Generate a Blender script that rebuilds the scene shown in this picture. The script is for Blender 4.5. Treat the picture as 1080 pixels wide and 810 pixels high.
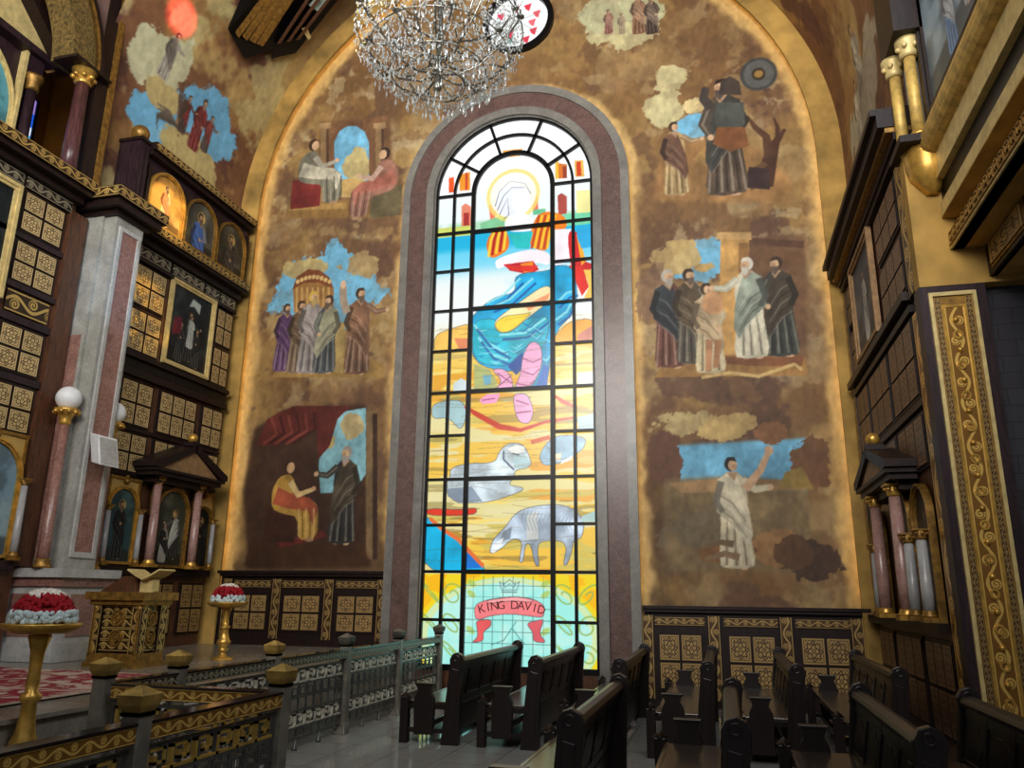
import bpy, bmesh, math, random
import numpy as np
from mathutils import Vector, Matrix
R = math.radians
PI = math.pi
for o in list(bpy.data.objects):
    bpy.data.objects.remove(o)
SC = bpy.context.scene
COL = SC.collection

# ------------------------------------------------------------------ camera
CAM_F, CAM_P, CAM_Y, CAM_R, CAM_H = 827.08, R(14.96), R(14.83), R(.708), 1.7
fw = np.array([-math.sin(CAM_Y) * math.cos(CAM_P), math.cos(CAM_Y) * math.cos(CAM_P), math.sin(CAM_P)])
r0 = np.array([math.cos(CAM_Y), math.sin(CAM_Y), 0.0]); u0 = np.cross(r0, fw)
RV = r0 * math.cos(CAM_R) + u0 * math.sin(CAM_R)
UV_ = -r0 * math.sin(CAM_R) + u0 * math.cos(CAM_R)
cam_d = bpy.data.cameras.new('camera'); cam = bpy.data.objects.new('camera', cam_d); COL.objects.link(cam)
cam_d.sensor_width = 36.0; cam_d.lens = CAM_F / 1080 * 36.0; cam_d.clip_start = .05; cam_d.clip_end = 200
cam.matrix_world = Matrix(((RV[0], UV_[0], -fw[0], 0), (RV[1], UV_[1], -fw[1], 0), (RV[2], UV_[2], -fw[2], CAM_H), (0, 0, 0, 1)))
SC.camera = cam

# ------------------------------------------------------------------ world, lights, exposure
SC.view_settings.view_transform = 'Standard'
SC.view_settings.look = 'None'
SC.view_settings.gamma = 1.0
SC.view_settings.use_curve_mapping = False
SC.view_settings.exposure = 0.0
wd = bpy.data.worlds.new('world'); SC.world = wd; wd.use_nodes = True
bg = wd.node_tree.nodes['Background']
bg.inputs[0].default_value = (.95, .97, 1.0, 1); bg.inputs[1].default_value = .10
SC.cycles.use_denoising = True
SC.cycles.max_bounces = 8
SC.cycles.sample_clamp_indirect = 4.0

def lamp(name, typ, loc, energy, col, target=None, **kw):
    d = bpy.data.lights.new(name, typ); d.energy = energy; d.color = col
    for k, v in kw.items(): setattr(d, k, v)
    o = bpy.data.objects.new(name, d); COL.objects.link(o); o.location = loc
    if target is not None:
        o.rotation_euler = (Vector(target) - Vector(loc)).to_track_quat('-Z', 'Y').to_euler()
    return o
# daylight of the nave windows behind the photographer and high on the right
lamp('nave_daylight', 'AREA', (-2.5, -3.0, 9.0), 1120, (1, .97, .92), (-3.9, 13.6, 11.5), shape='RECTANGLE', size=8, size_y=5, spread=R(105))
lamp('right_window_daylight', 'AREA', (2.4, 3.0, 9.5), 620, (.86, .93, 1.0), (-9.4, 9.0, 5.2), shape='RECTANGLE', size=3, size_y=4)
# sun falling through coloured panes of the window opposite the screen
lamp('sun_through_amber_pane', 'SPOT', (1.9, 4.0, 11.5), 9000, (1, .62, .12), (-9.4, 10.80, 6.25), spot_size=R(5.6), spot_blend=.5, shadow_soft_size=.03)
lamp('sun_through_clear_pane', 'SPOT', (1.9, 4.4, 11.8), 13000, (1, .74, .40), (-9.2, 10.75, 8.15), spot_size=R(5.0), spot_blend=.4, shadow_soft_size=.03)
lamp('sun_through_blue_pane', 'SPOT', (1.9, 3.8, 11.2), 2600, (.35, .62, 1.0), (-8.9, 9.6, 6.3), spot_size=R(7.5), spot_blend=.8, shadow_soft_size=.03)
lamp('sun_through_red_pane', 'SPOT', (1.6, 5.0, 7.5), 15000, (1, .015, .09), (-9.1, 10.25, 11.9), spot_size=R(3.6), spot_blend=.6, shadow_soft_size=.03)

lamp('chamber_fill', 'POINT', (-10.9, 7.9, 8.6), 45, (1, .72, .38), None, shadow_soft_size=.2)  # unseen warm fill light, added to brighten the black chamber wall

def at_y(px, py, Y):
    d = fw + RV * (px - 540) / CAM_F + UV_ * (405 - py) / CAM_F
    t = Y / d[1]
    return np.array([d[0] * t, Y, CAM_H + d[2] * t])
def at_x(px, py, X):
    d = fw + RV * (px - 540) / CAM_F + UV_ * (405 - py) / CAM_F
    t = X / d[0]
    return np.array([X, d[1] * t, CAM_H + d[2] * t])
def at_z(px, py, Z):
    d = fw + RV * (px - 540) / CAM_F + UV_ * (405 - py) / CAM_F
    t = (Z - CAM_H) / d[2]
    return np.array([d[0] * t, d[1] * t, Z])
XC, ZS, YW, RVAULT = -3.6, 9.4, 13.6, 6.05     # axis, springing height, painted wall, vault radius
def at_vault(px, py, r=RVAULT):
    d = fw + RV * (px - 540) / CAM_F + UV_ * (405 - py) / CAM_F
    ox, oz = -XC, CAM_H - ZS
    a = d[0] ** 2 + d[2] ** 2; b = 2 * (ox * d[0] + oz * d[2]); c = ox * ox + oz * oz - r * r
    t = (-b + math.sqrt(max(0, b * b - 4 * a * c))) / (2 * a)
    return np.array([d[0] * t, d[1] * t, CAM_H + d[2] * t])

# ------------------------------------------------------------------ mesh helper
ORG = {}
class MB:
    def __init__(s, xf=None):
        s.v = []; s.f = []; s.m = []; s.u = []; s.sm = []; s.xf = xf
    def P(s, p):
        p = tuple(float(c) for c in p)
        s.v.append(s.xf(p) if s.xf else p); return len(s.v) - 1
    def face(s, idx, mi=0, uv=None, smooth=False):
        s.f.append(tuple(idx)); s.m.append(mi); s.u.append(uv); s.sm.append(smooth)
    def poly(s, pts, mi=0, uv=None, smooth=False):
        s.face([s.P(p) for p in pts], mi, uv, smooth)
    def quad(s, a, b, c, d, mi=0, uv=((0, 0), (1, 0), (1, 1), (0, 1))):
        s.poly((a, b, c, d), mi, uv)
    def box(s, x0, x1, y0, y1, z0, z1, mi=0, inset=0.0):
        i = [s.P(p) for p in ((x0, y0, z0), (x1, y0, z0), (x1, y1, z0), (x0, y1, z0),
             (x0 + inset, y0 + inset, z1), (x1 - inset, y0 + inset, z1), (x1 - inset, y1 - inset, z1), (x0 + inset, y1 - inset, z1))]
        for q in ((3, 2, 1, 0), (4, 5, 6, 7), (0, 1, 5, 4), (1, 2, 6, 5), (2, 3, 7, 6), (3, 0, 4, 7)):
            s.face([i[k] for k in q], mi)
        return s
    def prism(s, poly, axis, lo, hi, mi=0, cap_mi=None):
        def mk(a, b, h):
            return {'x': (h, a, b), 'y': (a, h, b), 'z': (a, b, h)}[axis]
        A = [s.P(mk(a, b, lo)) for a, b in poly]; B = [s.P(mk(a, b, hi)) for a, b in poly]
        n = len(poly); cm = mi if cap_mi is None else cap_mi
        s.face(A[::-1], cm); s.face(B, cm)
        for k in range(n):
            s.face((A[k], A[(k + 1) % n], B[(k + 1) % n], B[k]), mi)
        return s
    def ring(s, outer, inner, axis, lo, hi, mi=0, closed=False, uvlen=None):
        """two matching polylines joined into a solid moulding"""
        def mk(p, h):
            a, b = p
            return {'x': (h, a, b), 'y': (a, h, b), 'z': (a, b, h)}[axis]
        n = len(outer)
        O0 = [s.P(mk(p, lo)) for p in outer]; O1 = [s.P(mk(p, hi)) for p in outer]
        I0 = [s.P(mk(p, lo)) for p in inner]; I1 = [s.P(mk(p, hi)) for p in inner]
        acc = 0
        for k in range(n if closed else n - 1):
            j = (k + 1) % n
            L = math.hypot(outer[k][0] - outer[j][0], outer[k][1] - outer[j][1]); W = math.hypot(outer[k][0] - inner[k][0], outer[k][1] - inner[k][1]) or 1
            u0_, u1_ = acc / W, (acc + L) / W; acc += L
            s.face((O0[k], O0[j], I0[j], I0[k]), mi, ((u0_, 1), (u1_, 1), (u1_, 0), (u0_, 0)))
            s.face((O1[k], I1[k], I1[j], O1[j]), mi, ((u0_, 1), (u0_, 0), (u1_, 0), (u1_, 1)))
            s.face((O0[k], O1[k], O1[j], O0[j]), mi); s.face((I0[k], I0[j], I1[j], I1[k]), mi)
        if not closed:
            s.face((O0[0], I0[0], I1[0], O1[0]), mi); s.face((O0[-1], O1[-1], I1[-1], I0[-1]), mi)
        return s
    def lathe(s, prof, c=(0, 0, 0), n=20, mi=0, sx=1.0, sy=1.0):
        rows = []
        for r, z in prof:
            rows.append([s.P((c[0] + r * sx * math.cos(2 * PI * k / n), c[1] + r * sy * math.sin(2 * PI * k / n), c[2] + z)) for k in range(n)])
        for a, b in zip(rows[:-1], rows[1:]):
            for k in range(n):
                s.face((a[k], a[(k + 1) % n], b[(k + 1) % n], b[k]), mi, None, True)
        s.face(rows[0][::-1], mi); s.face(rows[-1], mi)
        return s
    def sphere(s, c, r, n=14, mi=0, sz=1.0):
        m = max(6, n // 2)
        return s.lathe([(max(1e-4, r * math.sin(PI * k / m)), -r * sz * math.cos(PI * k / m)) for k in range(m + 1)], c, n, mi)
    def tube(s, path, r, n=8, mi=0):
        path = [Vector(p) for p in path]; rows = []
        rr = r if isinstance(r, (list, tuple)) else [r] * len(path)
        for k, p in enumerate(path):
            t = (path[min(k + 1, len(path) - 1)] - path[max(k - 1, 0)]).normalized()
            a = t.cross(Vector((0, 0, 1)))
            if a.length < 1e-3: a = t.cross(Vector((1, 0, 0)))
            a.normalize(); b = t.cross(a)
            rows.append([s.P(p + (a * math.cos(2 * PI * q / n) + b * math.sin(2 * PI * q / n)) * rr[k]) for q in range(n)])
        for a, b in zip(rows[:-1], rows[1:]):
            for k in range(n): s.face((a[k], a[(k + 1) % n], b[(k + 1) % n], b[k]), mi, None, True)
        s.face(rows[0][::-1], mi); s.face(rows[-1], mi)
        return s
    def oct(s, c, r, h0, h1, n=6, mi=0):
        """pointed drop: ring of n with a tip above and a tip below"""
        ring = [s.P((c[0] + r * math.cos(2 * PI * k / n), c[1] + r * math.sin(2 * PI * k / n), c[2])) for k in range(n)]
        a = s.P((c[0], c[1], c[2] + h1)); b = s.P((c[0], c[1], c[2] - h0))
        for k in range(n):
            s.face((ring[k], ring[(k + 1) % n], a), mi); s.face((ring[(k + 1) % n], ring[k], b), mi)
        return s
    def build(s, name, mats, parent=None, bevel=0.0, fix=True):
        if not isinstance(mats, (list, tuple)): mats = [mats]
        me = bpy.data.meshes.new(name)
        off = Vector(ORG.get(parent.name, (0, 0, 0))) if parent is not None else Vector((0, 0, 0))
        me.from_pydata([(x - off[0], y - off[1], z - off[2]) for x, y, z in s.v], [], s.f)
        for m in mats: me.materials.append(m)
        me.polygons.foreach_set('material_index', s.m)
        me.polygons.foreach_set('use_smooth', s.sm)
        if any(u is not None for u in s.u):
            ul = me.uv_layers.new(name='UVMap'); flat = []
            for f, u in zip(s.f, s.u):
                if u is None: flat += [0.0, 0.0] * len(f)
                else:
                    for a in u: flat += [a[0], a[1]]
            ul.data.foreach_set('uv', flat)
        if fix:
            bm = bmesh.new(); bm.from_mesh(me); bmesh.ops.recalc_face_normals(bm, faces=bm.faces); bm.to_mesh(me); bm.free()
        me.update()
        o = bpy.data.objects.new(name, me); COL.objects.link(o)
        if parent is not None:
            o.parent = parent; ORG[o.name] = tuple(off)
        if bevel:
            bv = o.modifiers.new('bevel', 'BEVEL'); bv.width = bevel; bv.segments = 2; bv.limit_method = 'ANGLE'
        return o

def tag(o, label=None, cat=None, group=None, kind=None):
    if label: o['label'] = label
    if cat: o['category'] = cat
    if group: o['group'] = group
    if kind: o['kind'] = kind
    return o
def thing(name, loc, label, cat, group=None, kind=None):
    o = bpy.data.objects.new(name, None); COL.objects.link(o); o.location = loc; o.empty_display_size = .1
    ORG[o.name] = tuple(float(c) for c in loc)
    return tag(o, label, cat, group, kind)
def copy_tree(o, parent=None):
    c = o.copy(); COL.objects.link(c)
    if parent is not None: c.parent = parent
    for ch in list(o.children): copy_tree(ch, c)
    return c
def structure(o):
    o['kind'] = 'structure'; return o

# frames of the walls: s runs along the wall, d out of the wall, z up
def XL(p): return (-9.65 + p[1], p[0], p[2])
def XR(p): return (2.45 - p[1], p[0], p[2])
def XB(p): return (p[0], YW - p[1], p[2])

def arch_line(s0, s1, z0, zs, n=20, off=0.0):
    """open polyline of a round-headed opening, from lower left over the top to lower right"""
    c = (s0 + s1) / 2; r = (s1 - s0) / 2 + off
    pts = [(c - r, z0)] + [(c - r * math.cos(PI * k / n), zs + r * math.sin(PI * k / n)) for k in range(n + 1)] + [(c + r, z0)]
    return pts
# ------------------------------------------------------------------ materials
def lin(c):
    c = np.asarray(c, float) / 255.0
    return np.where(c <= .04045, c / 12.92, ((c + .055) / 1.055) ** 2.4)
def L4(c):
    l = lin(c); return (float(l[0]), float(l[1]), float(l[2]), 1.0)
class Nt:
    def __init__(s, name):
        s.mat = bpy.data.materials.new(name); s.mat.use_nodes = True
        s.t = s.mat.node_tree; s.b = s.t.nodes['Principled BSDF']
    def new(s, typ): return s.t.nodes.new(typ)
    def put(s, sock, v):
        if hasattr(v, 'is_output') or isinstance(v, bpy.types.NodeSocket): s.t.links.new(v, sock)
        else: sock.default_value = v
    def m(s, op, a, b=None, c=None):
        n = s.new('ShaderNodeMath'); n.operation = op
        s.put(n.inputs[0], a)
        if b is not None: s.put(n.inputs[1], b)
        if c is not None: s.put(n.inputs[2], c)
        return n.outputs[0]
    def uv(s):
        n = s.new('ShaderNodeTexCoord'); x = s.new('ShaderNodeSeparateXYZ'); s.t.links.new(n.outputs['UV'], x.inputs[0])
        return x.outputs[0], x.outputs[1]
    def obj(s): return s.new('ShaderNodeTexCoord').outputs['Object']
    def noise(s, scale, detail=4, vec=None, rough=.55, dist=0.0):
        n = s.new('ShaderNodeTexNoise'); n.inputs['Scale'].default_value = scale; n.inputs['Detail'].default_value = detail
        n.inputs['Roughness'].default_value = rough; n.inputs['Distortion'].default_value = dist
        s.t.links.new(vec if vec is not None else s.obj(), n.inputs['Vector']); return n.outputs[0]
    def mix(s, f, a, b):
        n = s.new('ShaderNodeMix'); n.data_type = 'RGBA'
        s.put(n.inputs[0], f)
        for sock, v in ((n.inputs[6], a), (n.inputs[7], b)): s.put(sock, v)
        return n.outputs[2]
    def ramp(s, f, stops):
        n = s.new('ShaderNodeValToRGB'); el = n.color_ramp.elements
        while len(el) < len(stops): el.new(.5)
        for e, (p, c) in zip(el, stops): e.position = p; e.color = L4(c)
        s.put(n.inputs[0], f); return n.outputs[0]
    def bump(s, h, strength=.3, dist=.02):
        n = s.new('ShaderNodeBump'); n.inputs['Strength'].default_value = strength; n.inputs['Distance'].default_value = dist
        s.put(n.inputs['Height'], h); s.t.links.new(n.outputs[0], s.b.inputs['Normal'])
    def fin(s, col, rough=.5, metal=0.0, spec=.5):
        s.put(s.b.inputs['Base Color'], col); s.put(s.b.inputs['Roughness'], rough); s.put(s.b.inputs['Metallic'], metal)
        s.b.inputs['Specular IOR Level'].default_value = spec
        return s.mat
def plain(name, c, rough=.5, metal=0.0, spec=.5, var=.25, scale=9):
    n = Nt(name); f = n.noise(scale)
    d = tuple(max(0, x * (1 - var)) for x in c); b = tuple(min(255, x * (1 + var * .5)) for x in c)
    return n.fin(n.ramp(f, [(.3, d), (.7, b)]), rough, metal, spec)
def wood(name, c, rough=.32, spec=.5):
    n = Nt(name); mp = n.new('ShaderNodeMapping'); mp.inputs['Scale'].default_value = (9, 9, 1.3)
    n.t.links.new(n.obj(), mp.inputs[0]); f = n.noise(3.2, 6, mp.outputs[0], .6, .6)
    return n.fin(n.ramp(f, [(.3, tuple(x * .6 for x in c)), (.7, tuple(min(255, x * 1.25) for x in c))]), rough, 0, spec)
def marble(name, a, b, vein, scale=3.0, rough=.3):
    n = Nt(name); f = n.noise(scale, 8, None, .65, .8); g = n.noise(scale * 1.7, 6, None, .7, 2.0)
    v = n.m('LESS_THAN', n.m('ABSOLUTE', n.m('SUBTRACT', g, .5)), .012)
    c = n.ramp(f, [(.32, a), (.68, b)])
    return n.fin(n.mix(n.m('MULTIPLY', v, .6), c, L4(vein)), rough)
def tile_pattern(name, base, line, metal=.25, rough=.42):
    """one ornamental tile per 0..1 square of UV"""
    n = Nt(name); u, v = n.uv()
    x = n.m('SUBTRACT', u, .5); y = n.m('SUBTRACT', v, .5)
    ax = n.m('ABSOLUTE', x); ay = n.m('ABSOLUTE', y)
    r = n.m('SQRT', n.m('ADD', n.m('MULTIPLY', x, x), n.m('MULTIPLY', y, y))); a = n.m('ARCTAN2', y, x)
    mx = n.m('MAXIMUM', ax, ay)
    bord = n.m('MULTIPLY', n.m('GREATER_THAN', mx, .40), n.m('LESS_THAN', mx, .425))
    edge = n.m('GREATER_THAN', mx, .475)
    c8 = n.m('COSINE', n.m('MULTIPLY', a, 8.0)); c4 = n.m('COSINE', n.m('MULTIPLY', a, 4.0))
    ros = n.m('LESS_THAN', r, n.m('ADD', .085, n.m('MULTIPLY', c8, .03)))
    heart = n.m('LESS_THAN', r, .035)
    ring = n.m('LESS_THAN', n.m('ABSOLUTE', n.m('SUBTRACT', r, n.m('ADD', .2, n.m('MULTIPLY', c4, .055)))), .036)
    ring2 = n.m('LESS_THAN', n.m('ABSOLUTE', n.m('SUBTRACT', r, n.m('ADD', .33, n.m('MULTIPLY', c8, .045)))), .026)
    lf = n.m('GREATER_THAN', n.m('MULTIPLY', n.m('SINE', n.m('MULTIPLY', x, 44.0)), n.m('SINE', n.m('MULTIPLY', y, 44.0))), .36)
    lf = n.m('MULTIPLY', lf, n.m('MULTIPLY', n.m('GREATER_THAN', r, .25), n.m('LESS_THAN', mx, .395)))
    k = bord
    for q in (edge, ros, ring, ring2, lf): k = n.m('MAXIMUM', k, q)
    k = n.m('MULTIPLY', k, n.m('SUBTRACT', 1.0, heart))
    var = n.noise(1.3, 3)
    b2 = n.mix(var, L4(tuple(c * .8 for c in base)), L4(tuple(min(255, c * 1.12) for c in base)))
    n.bump(n.m('SUBTRACT', 1.0, k), .35, .01)
    return n.fin(n.mix(k, b2, L4(line)), rough, metal)
def scroll_pattern(name, base, line, period=2.0, metal=.4, rough=.38, fill=.62):
    """running vine scroll; u is measured in widths of the strip"""
    n = Nt(name); u, v = n.uv()
    ph = n.m('MULTIPLY', u, 2 * PI / period)
    w = n.m('ADD', .5, n.m('MULTIPLY', n.m('SINE', ph), .24))
    stem = n.m('LESS_THAN', n.m('ABSOLUTE', n.m('SUBTRACT', v, w)), .085)
    k = stem
    for off, cv in ((.25, .36), (.75, .64)):
        cu = n.m('MULTIPLY', n.m('SUBTRACT', n.m('FRACT', n.m('ADD', n.m('DIVIDE', u, period), .5 - off)), .5), period)
        dx = n.m('MULTIPLY', cu, cu); dv = n.m('SUBTRACT', v, cv)
        d = n.m('SQRT', n.m('ADD', dx, n.m('MULTIPLY', dv, dv)))
        an = n.m('ARCTAN2', dv, cu)
        sp = n.m('FRACT', n.m('SUBTRACT', n.m('MULTIPLY', d, 6.5), n.m('DIVIDE', an, 2 * PI)))
        k = n.m('MAXIMUM', k, n.m('MULTIPLY', n.m('LESS_THAN', sp, fill), n.m('LESS_THAN', d, .27)))
    edge = n.m('GREATER_THAN', n.m('ABSOLUTE', n.m('SUBTRACT', v, .5)), .43)
    k = n.m('MAXIMUM', k, edge)
    n.bump(k, .6, .015)
    return n.fin(n.mix(k, L4(line), L4(base)), rough, metal)
def painted_mat(name, rough=.62, emit=0.0):
    n = Nt(name); a = n.new('ShaderNodeAttribute'); a.attribute_name = 'Col'
    if emit:
        n.put(n.b.inputs['Base Color'], (.01, .01, .01, 1)); n.put(n.b.inputs['Roughness'], .25)
        n.t.links.new(a.outputs[0], n.b.inputs['Emission Color']); n.b.inputs['Emission Strength'].default_value = emit
    else:
        n.put(n.b.inputs['Base Color'], a.outputs[0]); n.b.inputs['Roughness'].default_value = rough
        n.b.inputs['Specular IOR Level'].default_value = .25
    return n.mat
def emis(name, c, st):
    n = Nt(name); n.put(n.b.inputs['Base Color'], (0, 0, 0, 1)); n.b.inputs['Emission Color'].default_value = L4(c)
    n.b.inputs['Emission Strength'].default_value = st
    return n.mat
M = {}
M['dark'] = wood('dark_wood', (34, 22, 19), .42, .25)
M['purple'] = wood('plum_wood', (46, 31, 36), .42, .3)
M['pew'] = wood('pew_wood', (19, 13, 12), .3)
M['pewlight'] = wood('pew_seat_wood', (52, 40, 30), .2, .8)
M['pewfront'] = wood('pew_carved_wood', (24, 15, 13), .32)
M['brown'] = wood('brown_wood', (84, 52, 34), .4)
M['gold'] = plain('gilding', (206, 160, 74), .33, .6, .5, .2)
M['golddim'] = plain('aged_gilding', (150, 112, 50), .42, .55, .5, .3, 14)
M['cream'] = plain('pale_gilt_frame', (214, 190, 128), .45, .15, .4, .12)
M['tan'] = plain('tan_gable_panel', (150, 116, 78), .55, 0, .3, .2)
M['ochre'] = plain('ochre_plaster', (172, 136, 72), .75, 0, .2, .28, 1.6)
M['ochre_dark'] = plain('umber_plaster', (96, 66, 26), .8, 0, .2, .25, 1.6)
M['mauve'] = plain('mauve_plaster', (118, 92, 84), .8, 0, .2, .2, 2)
M['olive'] = plain('olive_archivolt', (104, 84, 44), .7, 0, .3, .55, 22)
M['grey'] = marble('grey_marble', (136, 134, 126), (172, 170, 162), (110, 108, 104), 2.2, .35)
M['greydk'] = marble('trim_marble', (104, 100, 94), (136, 132, 124), (90, 88, 84), 2.2, .35)
M['greylt'] = marble('pale_grey_marble', (160, 158, 152), (194, 192, 188), (130, 128, 124), 2.4, .35)
M['pink'] = marble('rose_marble', (112, 74, 66), (150, 106, 94), (190, 160, 146), 3.2, .28)
M['pinkdk'] = marble('brown_rose_marble', (78, 58, 54), (106, 80, 74), (140, 118, 104), 4.2, .32)
M['colpink'] = marble('column_marble', (134, 98, 90), (168, 130, 120), (196, 168, 156), 5.0, .25)
M['colwhite'] = marble('white_column_marble', (146, 144, 142), (176, 174, 172), (150, 148, 146), 5.0, .25)
M['tile'] = tile_pattern('ornamental_tile', (222, 196, 138), (92, 64, 34), .1)
M['tile_dim'] = tile_pattern('bronze_tile', (176, 142, 84), (64, 44, 26), .1)
M['tile_brown'] = tile_pattern('brown_tile', (140, 106, 76), (54, 36, 24), .1)
M['scroll'] = scroll_pattern('gilt_scroll', (206, 172, 98), (58, 40, 22))
M['scroll_silver'] = scroll_pattern('silvered_scroll', (170, 160, 134), (40, 32, 28))
M['scroll_gold'] = scroll_pattern('bright_gilt_scroll', (232, 188, 98), (138, 96, 40), 2.4, .45, .34, .7)
M['scroll_dim'] = scroll_pattern('dim_scroll', (178, 146, 90), (78, 56, 34), 2.2, .4)
M['iron'] = plain('black_iron', (18, 17, 17), .35, .5, .5, .2)
M['steel'] = plain('weathered_rail_post', (126, 120, 108), .38, .35, .5, .25, 6)
M['keygold'] = plain('gilt_key_fret', (214, 176, 88), .35, .6, .5, .15)
M['keysilver'] = plain('pale_key_fret', (214, 208, 190), .4, .2, .5, .2)
M['white'] = plain('white_enamel', (226, 226, 226), .4, 0, .5, .04)
M['paint'] = painted_mat('mural_paint')
M['oil'] = painted_mat('icon_oil_paint', .4)
M['glass'] = painted_mat('stained_glass', emit=1.08)
M['leaf'] = plain('gold_leaf', (206, 170, 92), .5, .25, .4, .22)
M['bars'] = plain('silvered_iron_bars', (96, 96, 92), .35, .5, .5, .2)
M['led'] = emis('warm_cove_strip', (255, 208, 128), 2.7)
# ------------------------------------------------------------------ painter: colours on a fine grid of the surface itself
RNG = np.random.RandomState(7)
def vnoise(X, Y, scale, seed):
    rs = np.random.RandomState(seed); T = rs.rand(256, 256)
    x = X / scale; y = Y / scale
    xi = np.floor(x).astype(int); yi = np.floor(y).astype(int); fx = x - xi; fy = y - yi
    fx = fx * fx * (3 - 2 * fx); fy = fy * fy * (3 - 2 * fy)
    a = T[yi & 255, xi & 255]; b = T[yi & 255, (xi + 1) & 255]; c = T[(yi + 1) & 255, xi & 255]; d = T[(yi + 1) & 255, (xi + 1) & 255]
    return (a * (1 - fx) + b * fx) * (1 - fy) + (c * (1 - fx) + d * fx) * fy
def fbm(X, Y, scale, seed, octv=5, rough=.55):
    t = 0; amp = 1; tot = 0
    for o in range(octv):
        t = t + amp * vnoise(X + 31.7 * o, Y + 17.3 * o, scale / 2 ** o, seed + o); tot += amp; amp *= rough
    return t / tot
def sstep(a, b, x):
    t = np.clip((x - a) / (b - a), 0, 1); return t * t * (3 - 2 * t)
class Cv:
    def __init__(s, x0, x1, y0, y1, res, base=(128, 128, 128)):
        s.w = max(2, int(round((x1 - x0) / res))); s.h = max(2, int(round((y1 - y0) / res)))
        s.x0, s.x1, s.y0, s.y1 = x0, x1, y0, y1
        xs = np.linspace(x0, x1, s.w + 1); ys = np.linspace(y0, y1, s.h + 1)
        s.X, s.Y = np.meshgrid(xs, ys)
        s.c = np.zeros(s.X.shape + (3,)); s.c[:] = base
    def over(s, mask, col, sl=None):
        m = mask[..., None]
        if sl is None: s.c = s.c * (1 - m) + np.asarray(col, float) * m
        else: s.c[sl] = s.c[sl] * (1 - m) + np.asarray(col, float) * m
    def cloud(s, col, scale, thr, seed, soft=.05, amt=1.0, where=None, octv=5, sx=1.0):
        n = fbm(s.X / sx, s.Y, scale, seed, octv)
        m = sstep(thr - soft, thr + soft, n) * amt
        if where is not None: m = m * where
        s.over(m, col)
    def poly(s, pts, col, alpha=1.0, soft=0, tex=0.0, seed=3, rnd=0):
        P = np.asarray(pts, float)
        for _ in range(rnd):
            Q = np.roll(P, -1, 0); P = np.stack([P * .78 + Q * .22, P * .22 + Q * .78], 1).reshape(-1, 2)
        dx = (s.x1 - s.x0) / s.w; dy = (s.y1 - s.y0) / s.h
        pad = soft + 1
        i0 = max(0, int((P[:, 0].min() - s.x0) / dx) - pad); i1 = min(s.w + 1, int((P[:, 0].max() - s.x0) / dx) + pad + 2)
        j0 = max(0, int((P[:, 1].min() - s.y0) / dy) - pad); j1 = min(s.h + 1, int((P[:, 1].max() - s.y0) / dy) + pad + 2)
        if i1 <= i0 or j1 <= j0: return
        sl = (slice(j0, j1), slice(i0, i1)); X = s.X[sl]; Y = s.Y[sl]
        m = np.zeros(X.shape)
        for ox, oy in ((-.25, -.25), (.25, -.25), (.25, .25), (-.25, .25)):
            ins = np.zeros(X.shape, bool); n = len(P); xx = X + ox * dx; yy = Y + oy * dy
            for k in range(n):
                xa, ya = P[k]; xb, yb = P[(k + 1) % n]
                if ya == yb: continue
                c = ((ya > yy) != (yb > yy)) & (xx < (xb - xa) * (yy - ya) / (yb - ya) + xa)
                ins ^= c
            m += ins * .25
        for _ in range(soft):
            q = np.pad(m, 1, mode='edge'); m = (q[1:-1, 1:-1] * 2 + q[:-2, 1:-1] + q[2:, 1:-1] + q[1:-1, :-2] + q[1:-1, 2:]) / 6
        c = np.asarray(col, float)
        if tex:
            c = np.clip(c * (1 + tex * (fbm(X, Y, .35, seed, 4)[..., None] - .5) * 2), 0, 255)
        s.over(m * alpha, c, sl)
    def ell(s, x, y, rx, ry, col, alpha=1.0, soft=0, rot=0.0, tex=0.0):
        a = np.linspace(0, 2 * PI, 22, endpoint=False); cr, sr = math.cos(rot), math.sin(rot)
        px = rx * np.cos(a); py = ry * np.sin(a)
        s.poly(np.stack([x + px * cr - py * sr, y + px * sr + py * cr], 1), col, alpha, soft, tex)
    def line(s, pts, w, col, alpha=1.0, soft=0):
        P = np.asarray(pts, float)
        ws = w if isinstance(w, (list, tuple)) else [w] * len(P)
        Lf, Rt = [], []
        for k in range(len(P)):
            t = P[min(k + 1, len(P) - 1)] - P[max(k - 1, 0)]; t = t / (np.hypot(*t) + 1e-9); nn = np.array([-t[1], t[0]]) * ws[k] / 2
            Lf.append(P[k] + nn); Rt.append(P[k] - nn)
        s.poly(Lf + Rt[::-1], col, alpha, soft)
    def sub(s, x0, x1, y0, y1):
        i0 = int(round((x0 - s.x0) / (s.x1 - s.x0) * s.w)); i1 = int(round((x1 - s.x0) / (s.x1 - s.x0) * s.w))
        j0 = int(round((y0 - s.y0) / (s.y1 - s.y0) * s.h)); j1 = int(round((y1 - s.y0) / (s.y1 - s.y0) * s.h))
        return max(0, i0), min(s.w, i1), max(0, j0), min(s.h, j1)
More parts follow.
